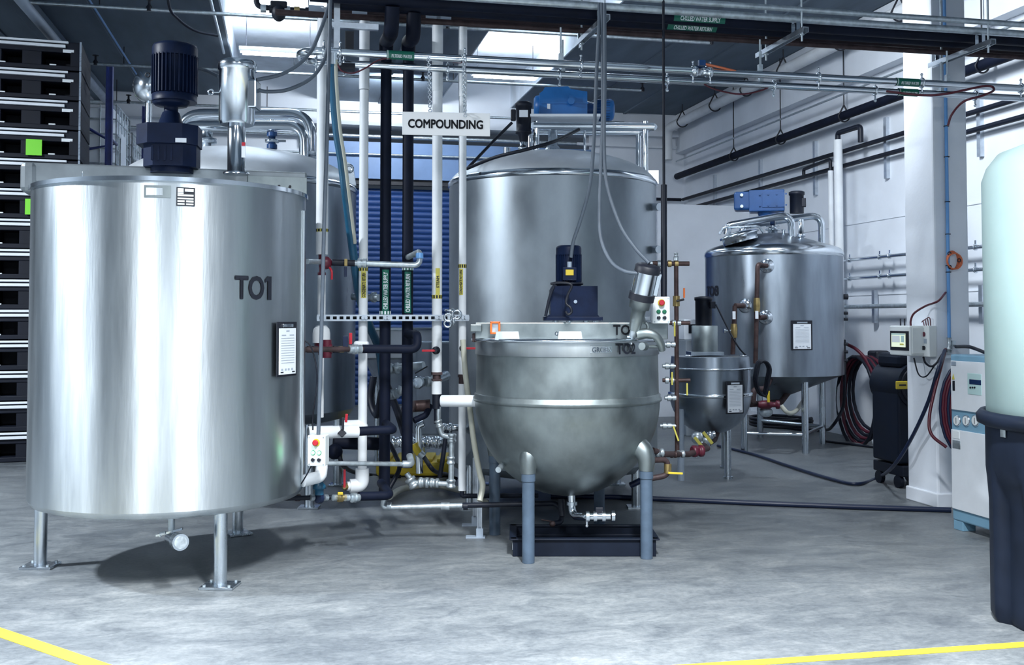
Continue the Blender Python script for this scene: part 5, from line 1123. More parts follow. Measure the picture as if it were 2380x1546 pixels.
# hanging sign
S0, S1 = at(935, 287, 7.02), at(1139, 290, 7.02); su = (S1-S0); su.z = -.012; sl_ = su.length; su.normalize(); sn = su.cross(UP).normalized(); sv = sn.cross(su)*-1
sv = UP if sv.z < 0 else sv; sax = (su, -sn, UP); sh = m(54, 7.02)
sg = thing('hanging_sign', 'white hanging sign board reading COMPOUNDING', 'sign', S0)
MB().box((S0+S1)/2, (sl_, .012, sh), sax, .002).build('board', 'sign', sg)
text_flat(sg, 'COMPOUNDING', S0+su*(sl_*.066)-UP*(sh*.20)+sn*.007, su, UP, sl_*.855, sh*.40, 'ink', .035)
for px, d in ((1000, 7.06), (1081, 7.0)):
    p = at(px, 262, d); zt = FZ+.0; g_ = MB(); z = p.z-.02; k = 0
    while z < zt: g_.torus((p.x, p.y+.10*(z-p.z)/(zt-p.z), z), RT if k % 2 else FH, .011, .0032, 8, 5); z += .017; k += 1
    g_.build('chain', 'polish', sg)
# ================================================================== BRANCHES BETWEEN THE TO1 TANK AND THE BANK
def PB(px, py, d=7.4): return at(px, py, d)
b1_ = thing('valve_branch', 'upper galvanised branch with a dark red valve from the TO1 tank', 'pipe', PB(850, 612), 'branches beside the TO1 tank')
MB().cyl(PB(714, 608, 7.0), PB(745, 609, 7.25), .018, seg=14).build('pipe_run', 'galv', b1_)
MB().tube(fillet([PB(765, 610, 7.3), PB(975, 617, 7.35), PB(975, 585, 7.4), PB(948, 598, 7.62)], .045), .021, 16).build('pipe_run', 'galv', b1_)
MB().ball(PB(757, 611, 7.28), .046, 20, 12).build('valve_body', 'redpipe', b1_)
MB().cyl(PB(772, 610, 7.28), PB(825, 612, 7.3), .024, seg=14).build('pipe_sleeve', 'rubber', b1_)
for px in (836, 844, 848): MB().cyl(PB(px-4, 612, 7.3), PB(px+4, 612, 7.3), .035 if px != 844 else .028, seg=8).build('union', 'galv', b1_)
MB().cyl(PB(975, 602, 7.37), PB(975, 590, 7.38), .027, seg=14).build('blue_union', 'bluepipe', b1_, 'pale blue union')
MB().box(PB(804, 610, 7.24), (.022, .012, .05), (RT, FH, UP), .003).build('valve_tag', 'brass', b1_)
MB().box(PB(803, 632, 7.24), (.02, .01, .07), (RT, FH, UP), .003).build('lever', 'bluehose', b1_, 'dark blue lever')
MB().tube(spline([PB(766, 622, 7.22), PB(771, 632, 7.2), PB(771, 650, 7.2)], 4), .008, 8).build('lever', 'red', b1_, 'thin red lever')
b2_ = thing('valve_branch', 'middle branch with black foam and dark red valve beside the clipboard', 'pipe', PB(850, 812), 'branches beside the TO1 tank')
MB().cyl(PB(706, 813, 7.0), PB(850, 811, 7.3), .019, seg=14).build('pipe_run', 'rust', b2_)
MB().tube(fillet([PB(842, 811, 7.3), PB(970, 812, 7.35), PB(970, 778, 7.4), PB(948, 776, 7.62)], .06), .031, 18).build('foam_sleeve', 'foam', b2_)
MB().cyl(PB(760, 832, 7.25), PB(760, 790, 7.25), .032, seg=16).cyl(PB(748, 811, 7.25), PB(772, 811, 7.25), .034, seg=16).build('valve_body', 'redpipe', b2_)
for px, r_, mt_ in ((720, .026, 'copper'), (732, .024, 'rubber'), (780, .026, 'rubber'), (793, .024, 'brass'), (815, .03, 'galv'), (825, .036, 'galv'), (834, .032, 'galv')): MB().cyl(PB(px-5, 812, 7.22), PB(px+5, 812, 7.24), r_, seg=10).build('coupling', mt_, b2_)
MB().box(PB(803, 795, 7.2), (.036, .012, .085), (RT, FH, UP), .003).build('lever', 'bluehose', b2_, 'dark blue lever'); MB().box(PB(815, 787, 7.24), (.022, .012, .08), (RT, FH, UP), .003).build('lever', 'red', b2_, 'red lever')
MB().box(PB(840, 802, 7.45), (.11, .06, .06), (RT, FH, UP), .02).build('insulated_cover', 'pvc', b2_)
b3_ = thing('valve_branch', 'lower branch in fat white insulation with a black valve above the lit box', 'pipe', PB(800, 1003), 'branches beside the TO1 tank')
MB().axis_rings(PB(716, 1006, 7.05), (PB(832, 1003, 7.2)-PB(716, 1006, 7.05)), [(0, .040), (.005, .044), (.17, .044), (.171, .0425), ((PB(832, 1003, 7.2)-PB(716, 1006, 7.05)).length, .0425)], 22).build('insulation', 'insul', b3_)
MB().tube(fillet([PB(830, 1003, 7.2), PB(914, 999, 7.3), PB(897, 985, 7.62)], .05), .032, 18).build('foam_sleeve', 'foam', b3_)
MB().cyl(PB(795, 1007, 7.2), PB(795, 1007, 7.08), .022, seg=12).box(PB(795, 1007, 7.09), (.045, .01, .045), ((RT+UP).normalized(), FH, (UP-RT).normalized()), .003).build('valve_flange', 'ink', b3_)
MB().box(PB(797, 985, 7.08), (.018, .01, .085), (RT, FH, UP), .003).build('lever', 'ink', b3_, 'black lever'); MB().box(PB(805, 972, 7.2), (.018, .01, .06), ((RT-UP*.1).normalized(), FH, (UP+RT*.1).normalized()), .003).build('lever', 'red', b3_, 'red lever')
b4_ = thing('grey_branch', 'thin galvanised pipe running level from the lit box to the black riser', 'pipe', PB(850, 1079), 'branches beside the TO1 tank')
MB().cyl(PB(757, 1077, 7.0), PB(940, 1079, 7.35), .016, seg=14).build('pipe_run', 'galv', b4_); MB().tube(fillet([PB(936, 1079, 7.34), PB(957, 1079, 7.36), PB(952, 1060, 7.45)], .03), .025, 14).build('elbow', 'galv', b4_)
b5_ = thing('white_elbow', 'fat white insulated elbow under the lit control box', 'pipe', PB(730, 1115, 6.8))
MB().tube(fillet([PB(703, 1118, 6.75), PB(745, 1108, 6.85), PB(748, 1086, 6.95)], .07), .040, 20).build('insulation', 'pvc', b5_); MB().tube([PB(748, 1100, 6.93), PB(750, 1080, 7.0)], .034, 16).build('upper_piece', 'insul', b5_)
b6_ = thing('valve_branch', 'lowest branch with blue valves and black foam near the floor', 'pipe', PB(760, 1155), 'branches beside the TO1 tank')
MB().cyl(PB(648, 1159, 6.9), PB(838, 1154, 7.2), .016, seg=14).build('pipe_run', 'rubber', b6_)
MB().tube(fillet([PB(834, 1154, 7.2), PB(908, 1152, 7.3), PB(885, 1122, 7.5)], .05), .031, 18).build('foam_sleeve', 'foam', b6_)
for px, r_, mt_ in ((655, .02, 'rubber'), (680, .02, 'galv'), (692, .024, 'rust'), (725, .022, 'galv'), (742, .040, 'bluehose'), (757, .022, 'galv'), (778, .022, 'galv'), (791, .03, 'brass'), (806, .024, 'galv'), (822, .034, 'galv'), (830, .026, 'galv')): MB().cyl(PB(px-4, 1157, 7.0), PB(px+4, 1157, 7.02), r_, seg=10).build('coupling', mt_, b6_)
MB().axis_rings(PB(742, 1150, 7.0), UP, [(0, .03), (.04, .03), (.041, .045), (.06, .045), (.09, .02), (.12, .02)], 14).build('valve_bonnet', 'teal', b6_)
MB().box(PB(791, 1147, 6.97), (.035, .01, .018), (RT, FH, UP), .003).build('lever', 'yellow', b6_, 'yellow lever')
b7_ = thing('floor_pipe', 'galvanised pipe near the floor running from the black riser to the kettle drain', 'pipe', PB(980, 1178, 7.4))
MB().tube(fillet([PB(893, 1160, 7.4), PB(888, 1180, 7.4), PB(1075, 1175, 7.4)], .03), .018, 14).build('pipe_run', 'galv', b7_)
MB().tube(fillet([PB(1075, 1175, 7.4), PB(1290, 1170, 7.35), PB(1308, 1185, 7.3), PB(1304, 1215, 7.25), PB(1285, 1217, 7.2)], .06), .019, 14).build('black_run', 'rubber', b7_)
for px in (905, 1030, 1040, 1082): MB().cyl(PB(px-5, 1177, 7.4), PB(px+5, 1177, 7.4), .027, seg=10).build('coupling', 'galv' if px < 1080 else 'rubber', b7_)
MB().ball(PB(1284, 1218, 7.19), .022, 12, 8).build('drain_tap', 'rust', b7_); MB().tube([PB(1281, 1212, 7.18), PB(1258, 1208, 7.15)], .005, 6).build('tap_lever', 'rust', b7_)
MB().cyl(PB(1304, 1160, 7.28), PB(1307, 1200, 7.26), .024, seg=12).build('drop_sleeve', 'rubber', b7_)
for i, (px, py, hh) in enumerate(((1098, 1222, .52), (1109, 1250, .50))):
    p = fl(px+6, py); t = thing('pipe_stand', ['slotted strut pipe stand on the floor, the farther one', 'slotted strut pipe stand on the floor, the nearer one'][i], 'stand', p, 'strut stands left of the kettle')
    MB().box(p+UP*hh/2+RT*.014, (.006, .04, hh), (RT, FH, UP)).box(p+UP*hh/2-RT*.014, (.006, .04, hh), (RT, FH, UP)).box(p+UP*hh/2+FH*.02, (.034, .005, hh), (RT, FH, UP)).build('post', 'strut', t)
    MB().box(p+UP*.006-RT*.03, (.14, .07, .010), (RT, FH, UP)).box(p+UP*.04, (.05, .05, .06), (RT, FH, UP)).build('foot_bracket', 'grey', t)
# pale hose left of the kettle
solo('pale_hose', MB().tube(spline([at(1076, 790, 7.52), at(1082, 870, 7.5), at(1092, 950, 7.5), at(1102, 1030, 7.5), at(1115, 1100, 7.5), at(1122, 1130, 7.45), at(1115, 1165, 7.4)], 8), .021, 12), 'beigehose', 'pale clear hose slanting down beside the rightmost white riser', 'hose')
solo('pale_hose', MB().tube(spline([fl(905, 1168)+UP*.05, fl(940, 1148)+UP*.05, fl(1000, 1140)+UP*.05, fl(1060, 1150)+UP*.05, fl(1110, 1168)+UP*.05, fl(1128, 1180)+UP*.04], 8), .030, 12), 'beigehose', 'fat pale hose bowed across the floor under the pipe bank', 'hose')
# grey conduit to the lit control box and motor conduits
solo('flexible_conduit', MB().tube(spline([at(768, 0, 6.6), at(764, 150, 6.6), at(760, 320, 6.6), at(754, 500, 6.6), at(749, 700, 6.6), at(744, 880, 6.6), at(740, 1010, 6.6)], 8), .0125, 12), 'graycable', 'grey conduit running straight down to the lit control box', 'conduit', 'grey flexible conduits at the TO1 tank')
solo('flexible_conduit', MB().tube(spline([at(765, 10, 6.65), at(745, 70, 6.62), at(715, 130, 6.58), at(660, 170, 6.52), at(596, 186, 6.45)], 8), .012, 12), 'graycable', 'upper grey flexible conduit swinging to the stainless motor', 'conduit', 'grey flexible conduits at the TO1 tank')
solo('flexible_conduit', MB().tube(spline([at(768, 60, 6.68), at(757, 130, 6.65), at(725, 180, 6.6), at(670, 208, 6.54), at(620, 213, 6.5), at(596, 207, 6.46)], 8), .012, 12), 'graycable', 'lower grey flexible conduit swinging to the stainless motor', 'conduit', 'grey flexible conduits at the TO1 tank')
solo('flexible_conduit', MB().tube(spline([at(455, 158, 6.7), at(480, 165, 6.7), at(508, 178, 6.6)], 6), .012, 10), 'graycable', 'short grey conduit between the two motors on the TO1 tank', 'conduit', 'grey flexible conduits at the TO1 tank')
solo('sensor_cable', MB().tube(spline([at(706, 790, 6.8), at(722, 805, 6.8), at(735, 850, 6.75), at(736, 900, 6.75), at(728, 960, 6.72), at(727, 1000, 6.7)], 8), .005, 6), 'rubber', 'thin black cord hanging from the small black sensor box', 'cord')
solo('sensor_cable', MB().tube(spline([at(724, 1082, 6.6), at(712, 1105, 6.6), at(700, 1125, 6.65)], 6), .005, 6), 'rubber', 'thin black cord below the lit control box', 'cord')
# ================================================================== CLUTTER SEEN THROUGH THE PIPE BANK
h0 = at(930, 830, 11.2); hp = thing('white_hopper', 'white equipment hopper behind the black risers', 'hopper', (h0.x, h0.y, .35))
w_ = m(160, 11.2); zt, zm, zl_ = at(930, 762, 11.2).z, at(930, 830, 11.2).z, at(930, 905, 11.2).z
MB().box((h0.x, h0.y, (zt+zm)/2), (w_, .7, zt-zm), AX0, .01).build('upper_box', 'white', hp)
MB().box((h0.x, h0.y, zt-.01), (w_+.06, .76, .03), AX0, .006).build('lid_rim', 'polish', hp)
MB().prism([(h0.x-w_/2, h0.y-.3, zm), (h0.x+w_/2, h0.y-.3, zm), (h0.x+w_*.3, h0.y-.3, zl_), (h0.x-w_*.3, h0.y-.3, zl_)], (0, .6, 0)).build('lower_body', 'grey', hp)
for x in (-.3, .3):
    for y in (-.25, .25): MB().cyl((h0.x+w_*x, h0.y+y, 0), (h0.x+w_*x, h0.y+y, zl_+.1), .03, seg=12).build('leg', 'leg_steel', hp)
solo('steel_cart', MB().box(at(1020, 900, 10.2), (.5, .4, .9), AX0, .02), 'grey', 'grey cabinet low behind the third white riser', 'cabinet')
def run(name, label, pts, r, mt, extra=(), grp='pipework behind the pipe bank', rad=.06):
    t = thing(name, label, 'pipe', pts[-1], grp); MB().tube(fillet(pts, rad), r, 14).build('pipe_run', mt, t)
    for p, rr, mm, nm in extra:      # nuts, unions and clamps: short stepped sleeves along the nearest leg of the pipe
        best = min(range(len(pts)-1), key=lambda i: (p-pts[i]-(pts[i+1]-pts[i])*max(0, min(1, (p-pts[i]).dot(pts[i+1]-pts[i])/(pts[i+1]-pts[i]).length_squared))).length)
        u = (pts[best+1]-pts[best]).normalized(); k = rr*.9
        MB().axis_rings(p-u*k, u, [(0, rr*.75), (k*.15, rr*.95), (k*.6, rr*.95), (k*.65, rr*.78), (k*1.35, rr*.78), (k*1.4, rr*.95), (k*1.85, rr*.95), (k*2, rr*.75)], 10).build(nm, mm, t)
    return t
t = run('valve_pipe', 'galvanised valve pipe between the two black risers, upper', [Vector((cc.x, cc.y, at(905, 858, 8.0).z)), at(905, 858, 8.3), at(985, 850, 8.2)], .035, 'galv', [(at(915, 857, 8.25), .05, 'galv', 'fitting')])
t = run('valve_pipe', 'steel valve assembly right of the black risers', [Vector((cd.x, cd.y, at(962, 890, 8.0).z)), at(962, 890, 8.2), at(1010, 885, 8.3), at(1040, 872, 8.4)], .036, 'leg_steel', [(at(972, 889, 8.15), .055, 'leg_steel', 'fitting'), (at(1000, 886, 8.2), .045, 'galv', 'fitting')])
MB().tube([at(965, 868, 8.1), at(993, 852, 8.05)], .006, 6).build('valve_lever', 'ink', t)
t = run('valve_pipe', 'short galvanised elbow between the two black risers, lower', [Vector((cc.x, cc.y, at(905, 918, 8.0).z)), at(905, 918, 8.3), at(930, 912, 8.2), at(935, 900, 8.2)], .032, 'galv', [(at(915, 916, 8.2), .045, 'galv', 'fitting')])
t = run('valve_pipe', 'dark red valve pipe leaving the right black riser', [Vector((cd.x, cd.y, at(955, 945, 7.9).z)), at(955, 945, 8.0), at(1000, 942, 8.0)], .045, 'copper')
MB().tube(fillet([at(1000, 942, 8.0), at(990, 965, 7.95), at(962, 978, 7.9)], .05), .024, 12).build('foam_branch', 'foam', t)
t = run('drop_pipe', 'galvanised drop pipe with elbows below the third white riser', [at(1019, 945, 7.7), at(1019, 985, 7.7), at(1027, 1012, 7.7), at(1050, 1016, 7.7), at(1048, 1125, 7.7), at(960, 1122, 7.75), at(945, 1100, 7.75)], .020, 'galv', [(at(1020, 985, 7.7), .032, 'galv', 'fitting'), (at(1050, 1018, 7.7), .036, 'galv', 'fitting'), (at(1048, 1070, 7.7), .032, 'galv', 'fitting'), (at(1048, 1124, 7.7), .036, 'galv', 'fitting'), (at(1010, 1123, 7.72), .038, 'galv', 'fitting'), (at(985, 1122, 7.73), .042, 'galv', 'fitting'), (at(958, 1122, 7.75), .045, 'galv', 'fitting')], rad=.04)
t = run('steel_manifold', 'bright steel valve manifold low behind the right black riser', [at(912, 1030, 8.6), at(1055, 1025, 8.6)], .035, 'polish', [(at(x, 1028, 8.55), .055, 'polish', 'clamp') for x in (925, 950, 985, 1005, 1030)])
MB().tube(fillet([at(975, 1100, 8.5), at(972, 990, 8.5), at(985, 985, 8.5)], .05), .03, 12).build('upright_tube', 'polish', t)
t = run('steel_manifold', 'bright horizontal steel tube right below the fat white stub', [at(1030, 995, 8.4), at(1070, 994, 8.4), at(1090, 994, 9.0)], .03, 'polish', [(at(1040, 995, 8.35), .045, 'polish', 'clamp')])
yp = thing('yellow_tray', 'yellow plastic pallet on the floor far behind the pipe bank', 'pallet', fl(965, 1100))
p = fl(965, 1100); MB().box(p+UP*.08, (.74, .56, .14), (RT, FH, UP), .03).build('base', 'yellow', yp)
for k in range(5): MB().box(p+UP*.165+RT*(-.29+.145*k), (.10, .52, .03), (RT, FH, UP), .008).build('deck_slat', 'yellow', yp)
p = at(965, 1042, 8.4); g2 = thing('yellow_nozzle', 'yellow hose nozzle lying beside the right black riser', 'nozzle', p); MB().tube(spline([at(962, 1032, 8.4), at(968, 1045, 8.4), at(975, 1055, 8.4)], 5), .03, 12).build('grip', 'yellow', g2); MB().cyl(at(975, 1053, 8.4), at(984, 1062, 8.4), .032, seg=12).build('collar', 'galv', g2)
for i, pts in enumerate(([at(985, 1062, 8.4), at(1010, 1095, 8.3), fl(1040, 1110)+UP*.03, fl(1060, 1120)+UP*.03], [at(905, 1030, 8.2), at(920, 1060, 8.1), at(928, 1090, 8.0), at(905, 1135, 7.9)], [at(785, 1030, 8.0), at(800, 1085, 8.0), fl(850, 1110)+UP*.03, fl(930, 1115)+UP*.03], [at(1038, 1000, 8.0), at(1030, 1060, 8.0), at(1022, 1110, 8.0)])):
    solo('black_hose', MB().tube(spline(pts, 8), .018, 8), 'rubber', ['black hose trailing from the yellow nozzle to the floor', 'black hose curling beside the left black riser near the floor', 'black hose looping behind the lit control box', 'thin black hose hanging by the galvanised drop pipe'][i], 'hose', 'black hoses behind the pipe bank')
for i, pts in enumerate(([at(868, 875, 8.6), at(862, 930, 8.6), at(876, 965, 8.5), at(886, 920, 8.2), Vector((cc.x, cc.y, at(890, 890, 8.0).z))], [at(893, 880, 8.5), at(925, 960, 8.5), at(940, 1010, 8.5)])):
    solo('black_hose', MB().tube(spline(pts, 8), .03, 8), 'rubber', ['fat black hose bent behind the left black riser', 'fat black hose slanting between the two black risers'][i], 'hose', 'black hoses behind the pipe bank')
dl = thing('black_drain_pipe', 'fat black drain pipe behind the lit control box', 'pipe', at(830, 1030, 7.9)); MB().tube(fillet([at(775, 1028, 7.9), at(880, 1032, 8.0)], .05), .05, 14).build('pipe_run', 'foam', dl); MB().ball(at(778, 1050, 7.85), .06, 14, 8).build('fitting', 'foam', dl)
# ================================================================== DRIP TRAY
tp = [fl(1215, 1300), fl(1548, 1296), fl(1497, 1245), fl(1170, 1252)]
tc_ = (tp[0]+tp[1]+tp[2]+tp[3])/4
cc0 = wc(.485, 7.20); tw, tdp, thh = .96, .46, .12
tr = thing('drip_tray', 'black plastic drip tray on the floor under the kettle', 'tray', cc0)
MB().box(cc0+UP*.012, (tw-.06, tdp-.06, .02), qx, .004).build('tray_floor', 'black', tr)
ta = []
for sx, sy, n_ in ((0, -1, tw), (0, 1, tw), (-1, 0, tdp), (1, 0, tdp)):
    off = RT*(sx*(tw/2-.012))+FH*(sy*(tdp/2-.012)); MB().box(cc0+off+UP*thh/2, (n_ if sy else .022, n_ if sx else .022, thh), qx, .004).build('tray_wall', 'black', tr)
    MB().box(cc0+off*1.02+UP*(thh-.004), (n_+.03 if sy else .05, n_+.03 if sx else .05, .012), qx, .004).build('tray_lip', 'black', tr)
MB().box(cc0+UP*.05+FH*(.2), (tw-.05, .02, .02), qx, .004).build('tray_rib', 'black', tr)
for k in (-.14, -.0): MB().box(cc0-RT*(tw/2+.001)+FH*k+UP*.06, (.004, .09, .05), qx).build('white_sticker', 'paper', tr, 'white sticker')
# ================================================================== COLUMN FITTINGS
XC = cx0
bp = onY(2199, 300, cy0-.03)
bpt = thing('blue_pipe', 'pale blue air pipe running down the front of the column', 'pipe', (bp.x, cy0-.03, onY(2203, 800, cy0).z))
zb1 = onY(2203, 785, cy0-.03).z
MB().cyl((bp.x, cy0-.03, zb1), (bp.x, cy0-.03, 5.45), .014, seg=14).build('pipe_run', 'bluepipe', bpt)
MB().cyl((bp.x+.012, cy0-.025, zb1+.2), (bp.x+.012, cy0-.025, 3.1), .007, seg=8).build('dark_cable', 'bluehose', bpt)
for py in (295, 366, 470, 545, 618, 633): MB().torus((bp.x+.004, cy0-.028, onY(2200, py, cy0).z), UP, .02, .004, 14, 5).build('cable_tie', 'ink', bpt)
MB().axis_rings((bp.x, cy0-.03, zb1-.14), UP, [(0, .018), (.03, .018), (.031, .024), (.06, .024), (.061, .016), (.12, .016), (.14, .022)], 14).build('regulator', 'galv', bpt)
MB().box((bp.x+.03, cy0-.04, zb1-.05), (.03, .03, .05)).box((bp.x-.0, cy0-.04, zb1-.16), (.12, .03, .025)).build('valve_block', 'galv', bpt)
q = onY(2214, 605, cy0-.04); oc = thing('orange_cable_coil', 'coil of orange cable tied to the blue pipe on the column', 'cable', q)
for k in range(4): MB().tube([q+Vector(((.052+.006*k)*math.cos(2*PI*j/24)+.004*k, -.006*k+.004, (.078-.004*k)*math.sin(2*PI*j/24)-.003*k)) for j in range(25)], .006, 6).build('loop', 'orangecable', oc)
for aa in (0, 2.3, 4.0): MB().torus(q+Vector((.055*math.cos(aa), -.01, .075*math.sin(aa))), FH, .014, .004, 10, 5).build('cable_tie', 'ink', oc)
solo('cable_bundle', MB().tube(spline([onY(2198, 680, cy0-.03), at(2180, 700, 8.55), at(2150, 712, 8.75), at(2125, 728, 8.8), at(2117, 745, 8.85), at(2117, 760, 8.85)], 8), .009, 8), 'redhose', 'bundle of dark red cables curving from the column pipe to the screen box', 'cable')
# screen box on the left face of the column
kx = XC-.20; ya, yb_ = onX(2115, 790, kx).y, onX(2067, 790, kx).y; za, zb1 = onX(2090, 826, kx).z, onX(2090, 757, kx).z
sbx = thing('screen_box', 'pale control box with a lit screen on the left face of the column', 'control box', (kx+.1, (ya+yb_)/2, za))
MB().box((kx+.1, (ya+yb_)/2, (za+zb1)/2), (.20, yb_-ya, zb1-za), None, .012).build('enclosure', 'box', sbx)
def facex(nm, mt_, x, f0, f1, g0, g1, th=.006, par=sbx):
    """rectangle on a face looking to -X; fractions from the near end and the bottom"""
    y0, y1 = ya+(yb_-ya)*f0, ya+(yb_-ya)*f1; z0, z1 = za+(zb1-za)*g0, za+(zb1-za)*g1
    return MB().box((x, (y0+y1)/2, (z0+z1)/2), (th, y1-y0, z1-z0)).build(nm, mt_, par)
bzl = facex('screen_bezel', 'ink', kx-.003, .05, .92, .17, .82, .010); scn = facex('screen', 'screen', kx-.010, .17, .84, .28, .74, .004, bzl)
facex('status_bar', 'mint', kx-.0128, .18, .83, .69, .735, .002, bzl); facex('screen_field', 'limeband', kx-.0128, .24, .42, .35, .40, .002, bzl); facex('screen_field', 'mint', kx-.0128, .22, .36, .45, .66, .002, bzl); facex('screen_field', 'whiteink', kx-.0128, .42, .80, .44, .66, .002, bzl)
MB().box((kx+.1, ya-.004, (za+zb1)/2), (.16, .008, (zb1-za)*.86), None, .003).build('side_cover', 'box', sbx)
for k in (0, .04): MB().cyl((kx+.06+k, yb_-.08, zb1), (kx+.06+k, yb_-.08, zb1+.06), .006, seg=8).build('antenna', 'ink', sbx)
for k in range(4): MB().tube(spline([(kx+.17, ya+.05-.03*k, zb1+.0), (kx+.165, ya+.06-.03*k, zb1+.04+.01*k), (kx+.18, ya+.10, zb1+.03)], 5), .004, 6).build('signal_wire', 'redhose', sbx)
kx2 = XC-.07; y2a, y2b = onX(2160, 790, kx2).y, onX(2136, 790, kx2).y; z2a, z2b = onX(2148, 829, kx2).z, onX(2148, 757, kx2).z
kb = thing('knob_box', 'narrow grey box with a red button and black knob beside the screen box', 'control box', (kx2+.035, (y2a+y2b)/2, z2a))
MB().box((kx2+.035, (y2a+y2b)/2, (z2a+z2b)/2), (.07, y2b-y2a, z2b-z2a), None, .004).build('enclosure', 'box', kb)
ym = (y2a+y2b)/2; hz_ = z2b-z2a
MB().cyl((kx2-.012, ym, z2a+hz_*.72), (kx2, ym, z2a+hz_*.72), .020, seg=16).build('red_button', 'redpipe', kb); MB().cyl((kx2-.02, ym, z2a+hz_*.28), (kx2, ym, z2a+hz_*.28), .018, seg=16).build('black_knob', 'ink', kb); MB().box((kx2-.002, ym, z2a+hz_*.5), (.004, .07, .04)).build('marking_plate', 'grey', kb)
for i, pts in enumerate(([onX(2124, 832, XC-.1), onX(2135, 870, XC-.08), onX(2152, 875, XC-.06), onX(2172, 850, XC-.04), onY(2190, 822, cy0-.05)], [onX(2146, 830, XC-.05), onX(2152, 845, XC-.05), onX(2170, 850, XC-.05), onY(2200, 815, cy0-.05)])):
    solo('black_cable', MB().tube(spline(pts, 8), .006 if i == 0 else .009, 6), 'rubber', ['thin black cord drooping under the screen box', 'thicker black cord from the knob box to the air valve'][i], 'cord', 'black cords under the column boxes')
# hoses hung between the column and the chiller
q = at(2200, 945, 8.45)
hc = thing('hose_coil', 'coils of red and blue hose hung on the column behind the cabinet', 'hose', at(2200, 1040, 8.4))
for k in range(7): MB().tube([q+RT*((.10+.016*k)*math.cos(2*PI*j/20)+.05)+UP*((.26+.018*k)*math.sin(2*PI*j/20))+FH*(-.30+.012*k) for j in range(21)], .013, 7).build('loop', 'redhose' if k % 3 else 'bluehose', hc)
solo('red_hose', MB().tube(spline([onY(2198, 812, cy0-.08), at(2188, 850, 8.45), at(2172, 910, 8.4), at(2160, 970, 8.35), at(2165, 1010, 8.3), at(2200, 1040, 8.25)], 8), .013, 8), 'redhose', 'dark red hose dropping in front of the column from the air valve', 'hose')
solo('blue_black_hose', MB().tube(spline([onY(2196, 815, cy0-.1), at(2180, 860, 8.4), at(2155, 940, 8.6), at(2115, 1025, 8.9), at(2075, 1085, 9.2), fl(2040, 1115)+UP*.02, fl(1992, 1130)+UP*.02, fl(1930, 1118)+UP*.02, fl(1840, 1090)+UP*.02, fl(1750, 1060)+UP*.02, fl(1668, 1040)+UP*.02], 10), .016, 10), 'bluehose', 'long dark blue hose swinging from the column across the floor', 'hose')
solo('floor_hose', MB().tube([fl(1280, 1160)+UP*.022, fl(1420, 1161)+UP*.022, fl(1560, 1167)+UP*.022, fl(1760, 1176)+UP*.022, fl(1990, 1185)+UP*.022, fl(2210, 1192)+UP*.022], .022, 10), 'bluehose', 'straight dark hose lying across the floor behind the kettle', 'hose')
solo('air_line', MB().tube(spline([onY(2222, 806, cy0-.05), at(2250, 806, 8.0), at(2270, 812, 7.8), at(2290, 820, 7.6)], 6), .014, 8), 'rubber', 'short black air line over the top of the pale blue cabinet', 'hose')
# hose reel of dark hose on the wall
q = at(2008, 905, 12.4); q = onX(2026, 905, 7.2)
hw = thing('wall_hose_coil', 'coil of dark red hose hung on the right wall by the T08 tank', 'hose', (7.2, q.y, q.z-.55))
for k in range(7): MB().tube([Vector((7.2-.02*k, q.y+(.45+.035*math.sin(k*2.1))*math.cos(2*PI*j/22)+.03*k, q.z-.05+(.46+.02*k)*math.sin(2*PI*j/22)-.02*k)) for j in range(23)], .022, 8).build('loop', 'redhose' if k % 2 else 'rubber', hw)
MB().box((7.3, q.y, q.z+.42), (.2, .22, .14), None, .03).build('hose_hook', 'ink', hw)
solo('red_hose', MB().tube(spline([onX(1968, 800, 7.0), onX(1990, 812, 7.05), onX(2012, 835, 7.1), onX(2030, 870, 7.1)], 8), .022, 8), 'redhose', 'dark red hose from the TO8 tank edge to the wall coil', 'hose')
# ================================================================== BLACK UPRIGHT MACHINE BEHIND THE COLUMN
mp = at(2057, 1000, 9.9)+Vector((.20, 0, 0)); ub = thing('floor_machine', 'black upright machine with a yellow handle badge partly hidden by the column', 'machine', (mp.x, mp.y, 0))
mx_ = (Vector((1, 0, 0)), Vector((0, 1, 0)), UP); kz_ = 9.8/F; mz = lambda py: at(2085, py, 9.8).z
MB().box((mp.x, mp.y, (mz(1075)+mz(905))/2), (.40, .45, mz(905)-mz(1075)), mx_, .02).build('cabinet', 'black', ub)
MB().cyl((mp.x, mp.y-.24, mz(895)), (mp.x, mp.y+.24, mz(895)), .215, seg=32).box((mp.x, mp.y, mz(838)), (.32, .4, .14), mx_, .04).build('round_head', 'black', ub)
MB().torus((mp.x, mp.y-.24, mz(895)), (0, 1, 0), .17, .014, 28, 8).build('rim_ring', 'rubber', ub)
bgx = onY(2101, 893, mp.y-.25).x
yy = MB().box((bgx, mp.y-.25, mz(893)), (.17, .016, .075), mx_, .03).build('handle_badge', 'yellow', ub, 'yellow handle badge'); MB().box((bgx-.02, mp.y-.26, mz(893)), (.07, .008, .014), mx_).build('latch_mark', 'ink', yy)
MB().box((mp.x, mp.y, mz(1092)), (.36, .5, .10), mx_, .01).build('base', 'rubber', ub)
for sx in (-.16, .16):
    for sy in (-.16, .16): MB().cyl((mp.x+sx-.02, mp.y+sy, .06), (mp.x+sx+.02, mp.y+sy, .06), .06, seg=16).build('wheel', 'rubber', ub)
q = at(2047, 1035, 10.6); t = thing('floor_fitting', 'black capped pipe end at the foot of the right wall', 'pipe', q); MB().cyl(q, at(2062, 1050, 10.3), .055, seg=14).build('pipe_end', 'rubber', t); MB().cyl(at(2039, 1028, 10.75), q, .05, seg=14).build('white_collar', 'white', t)
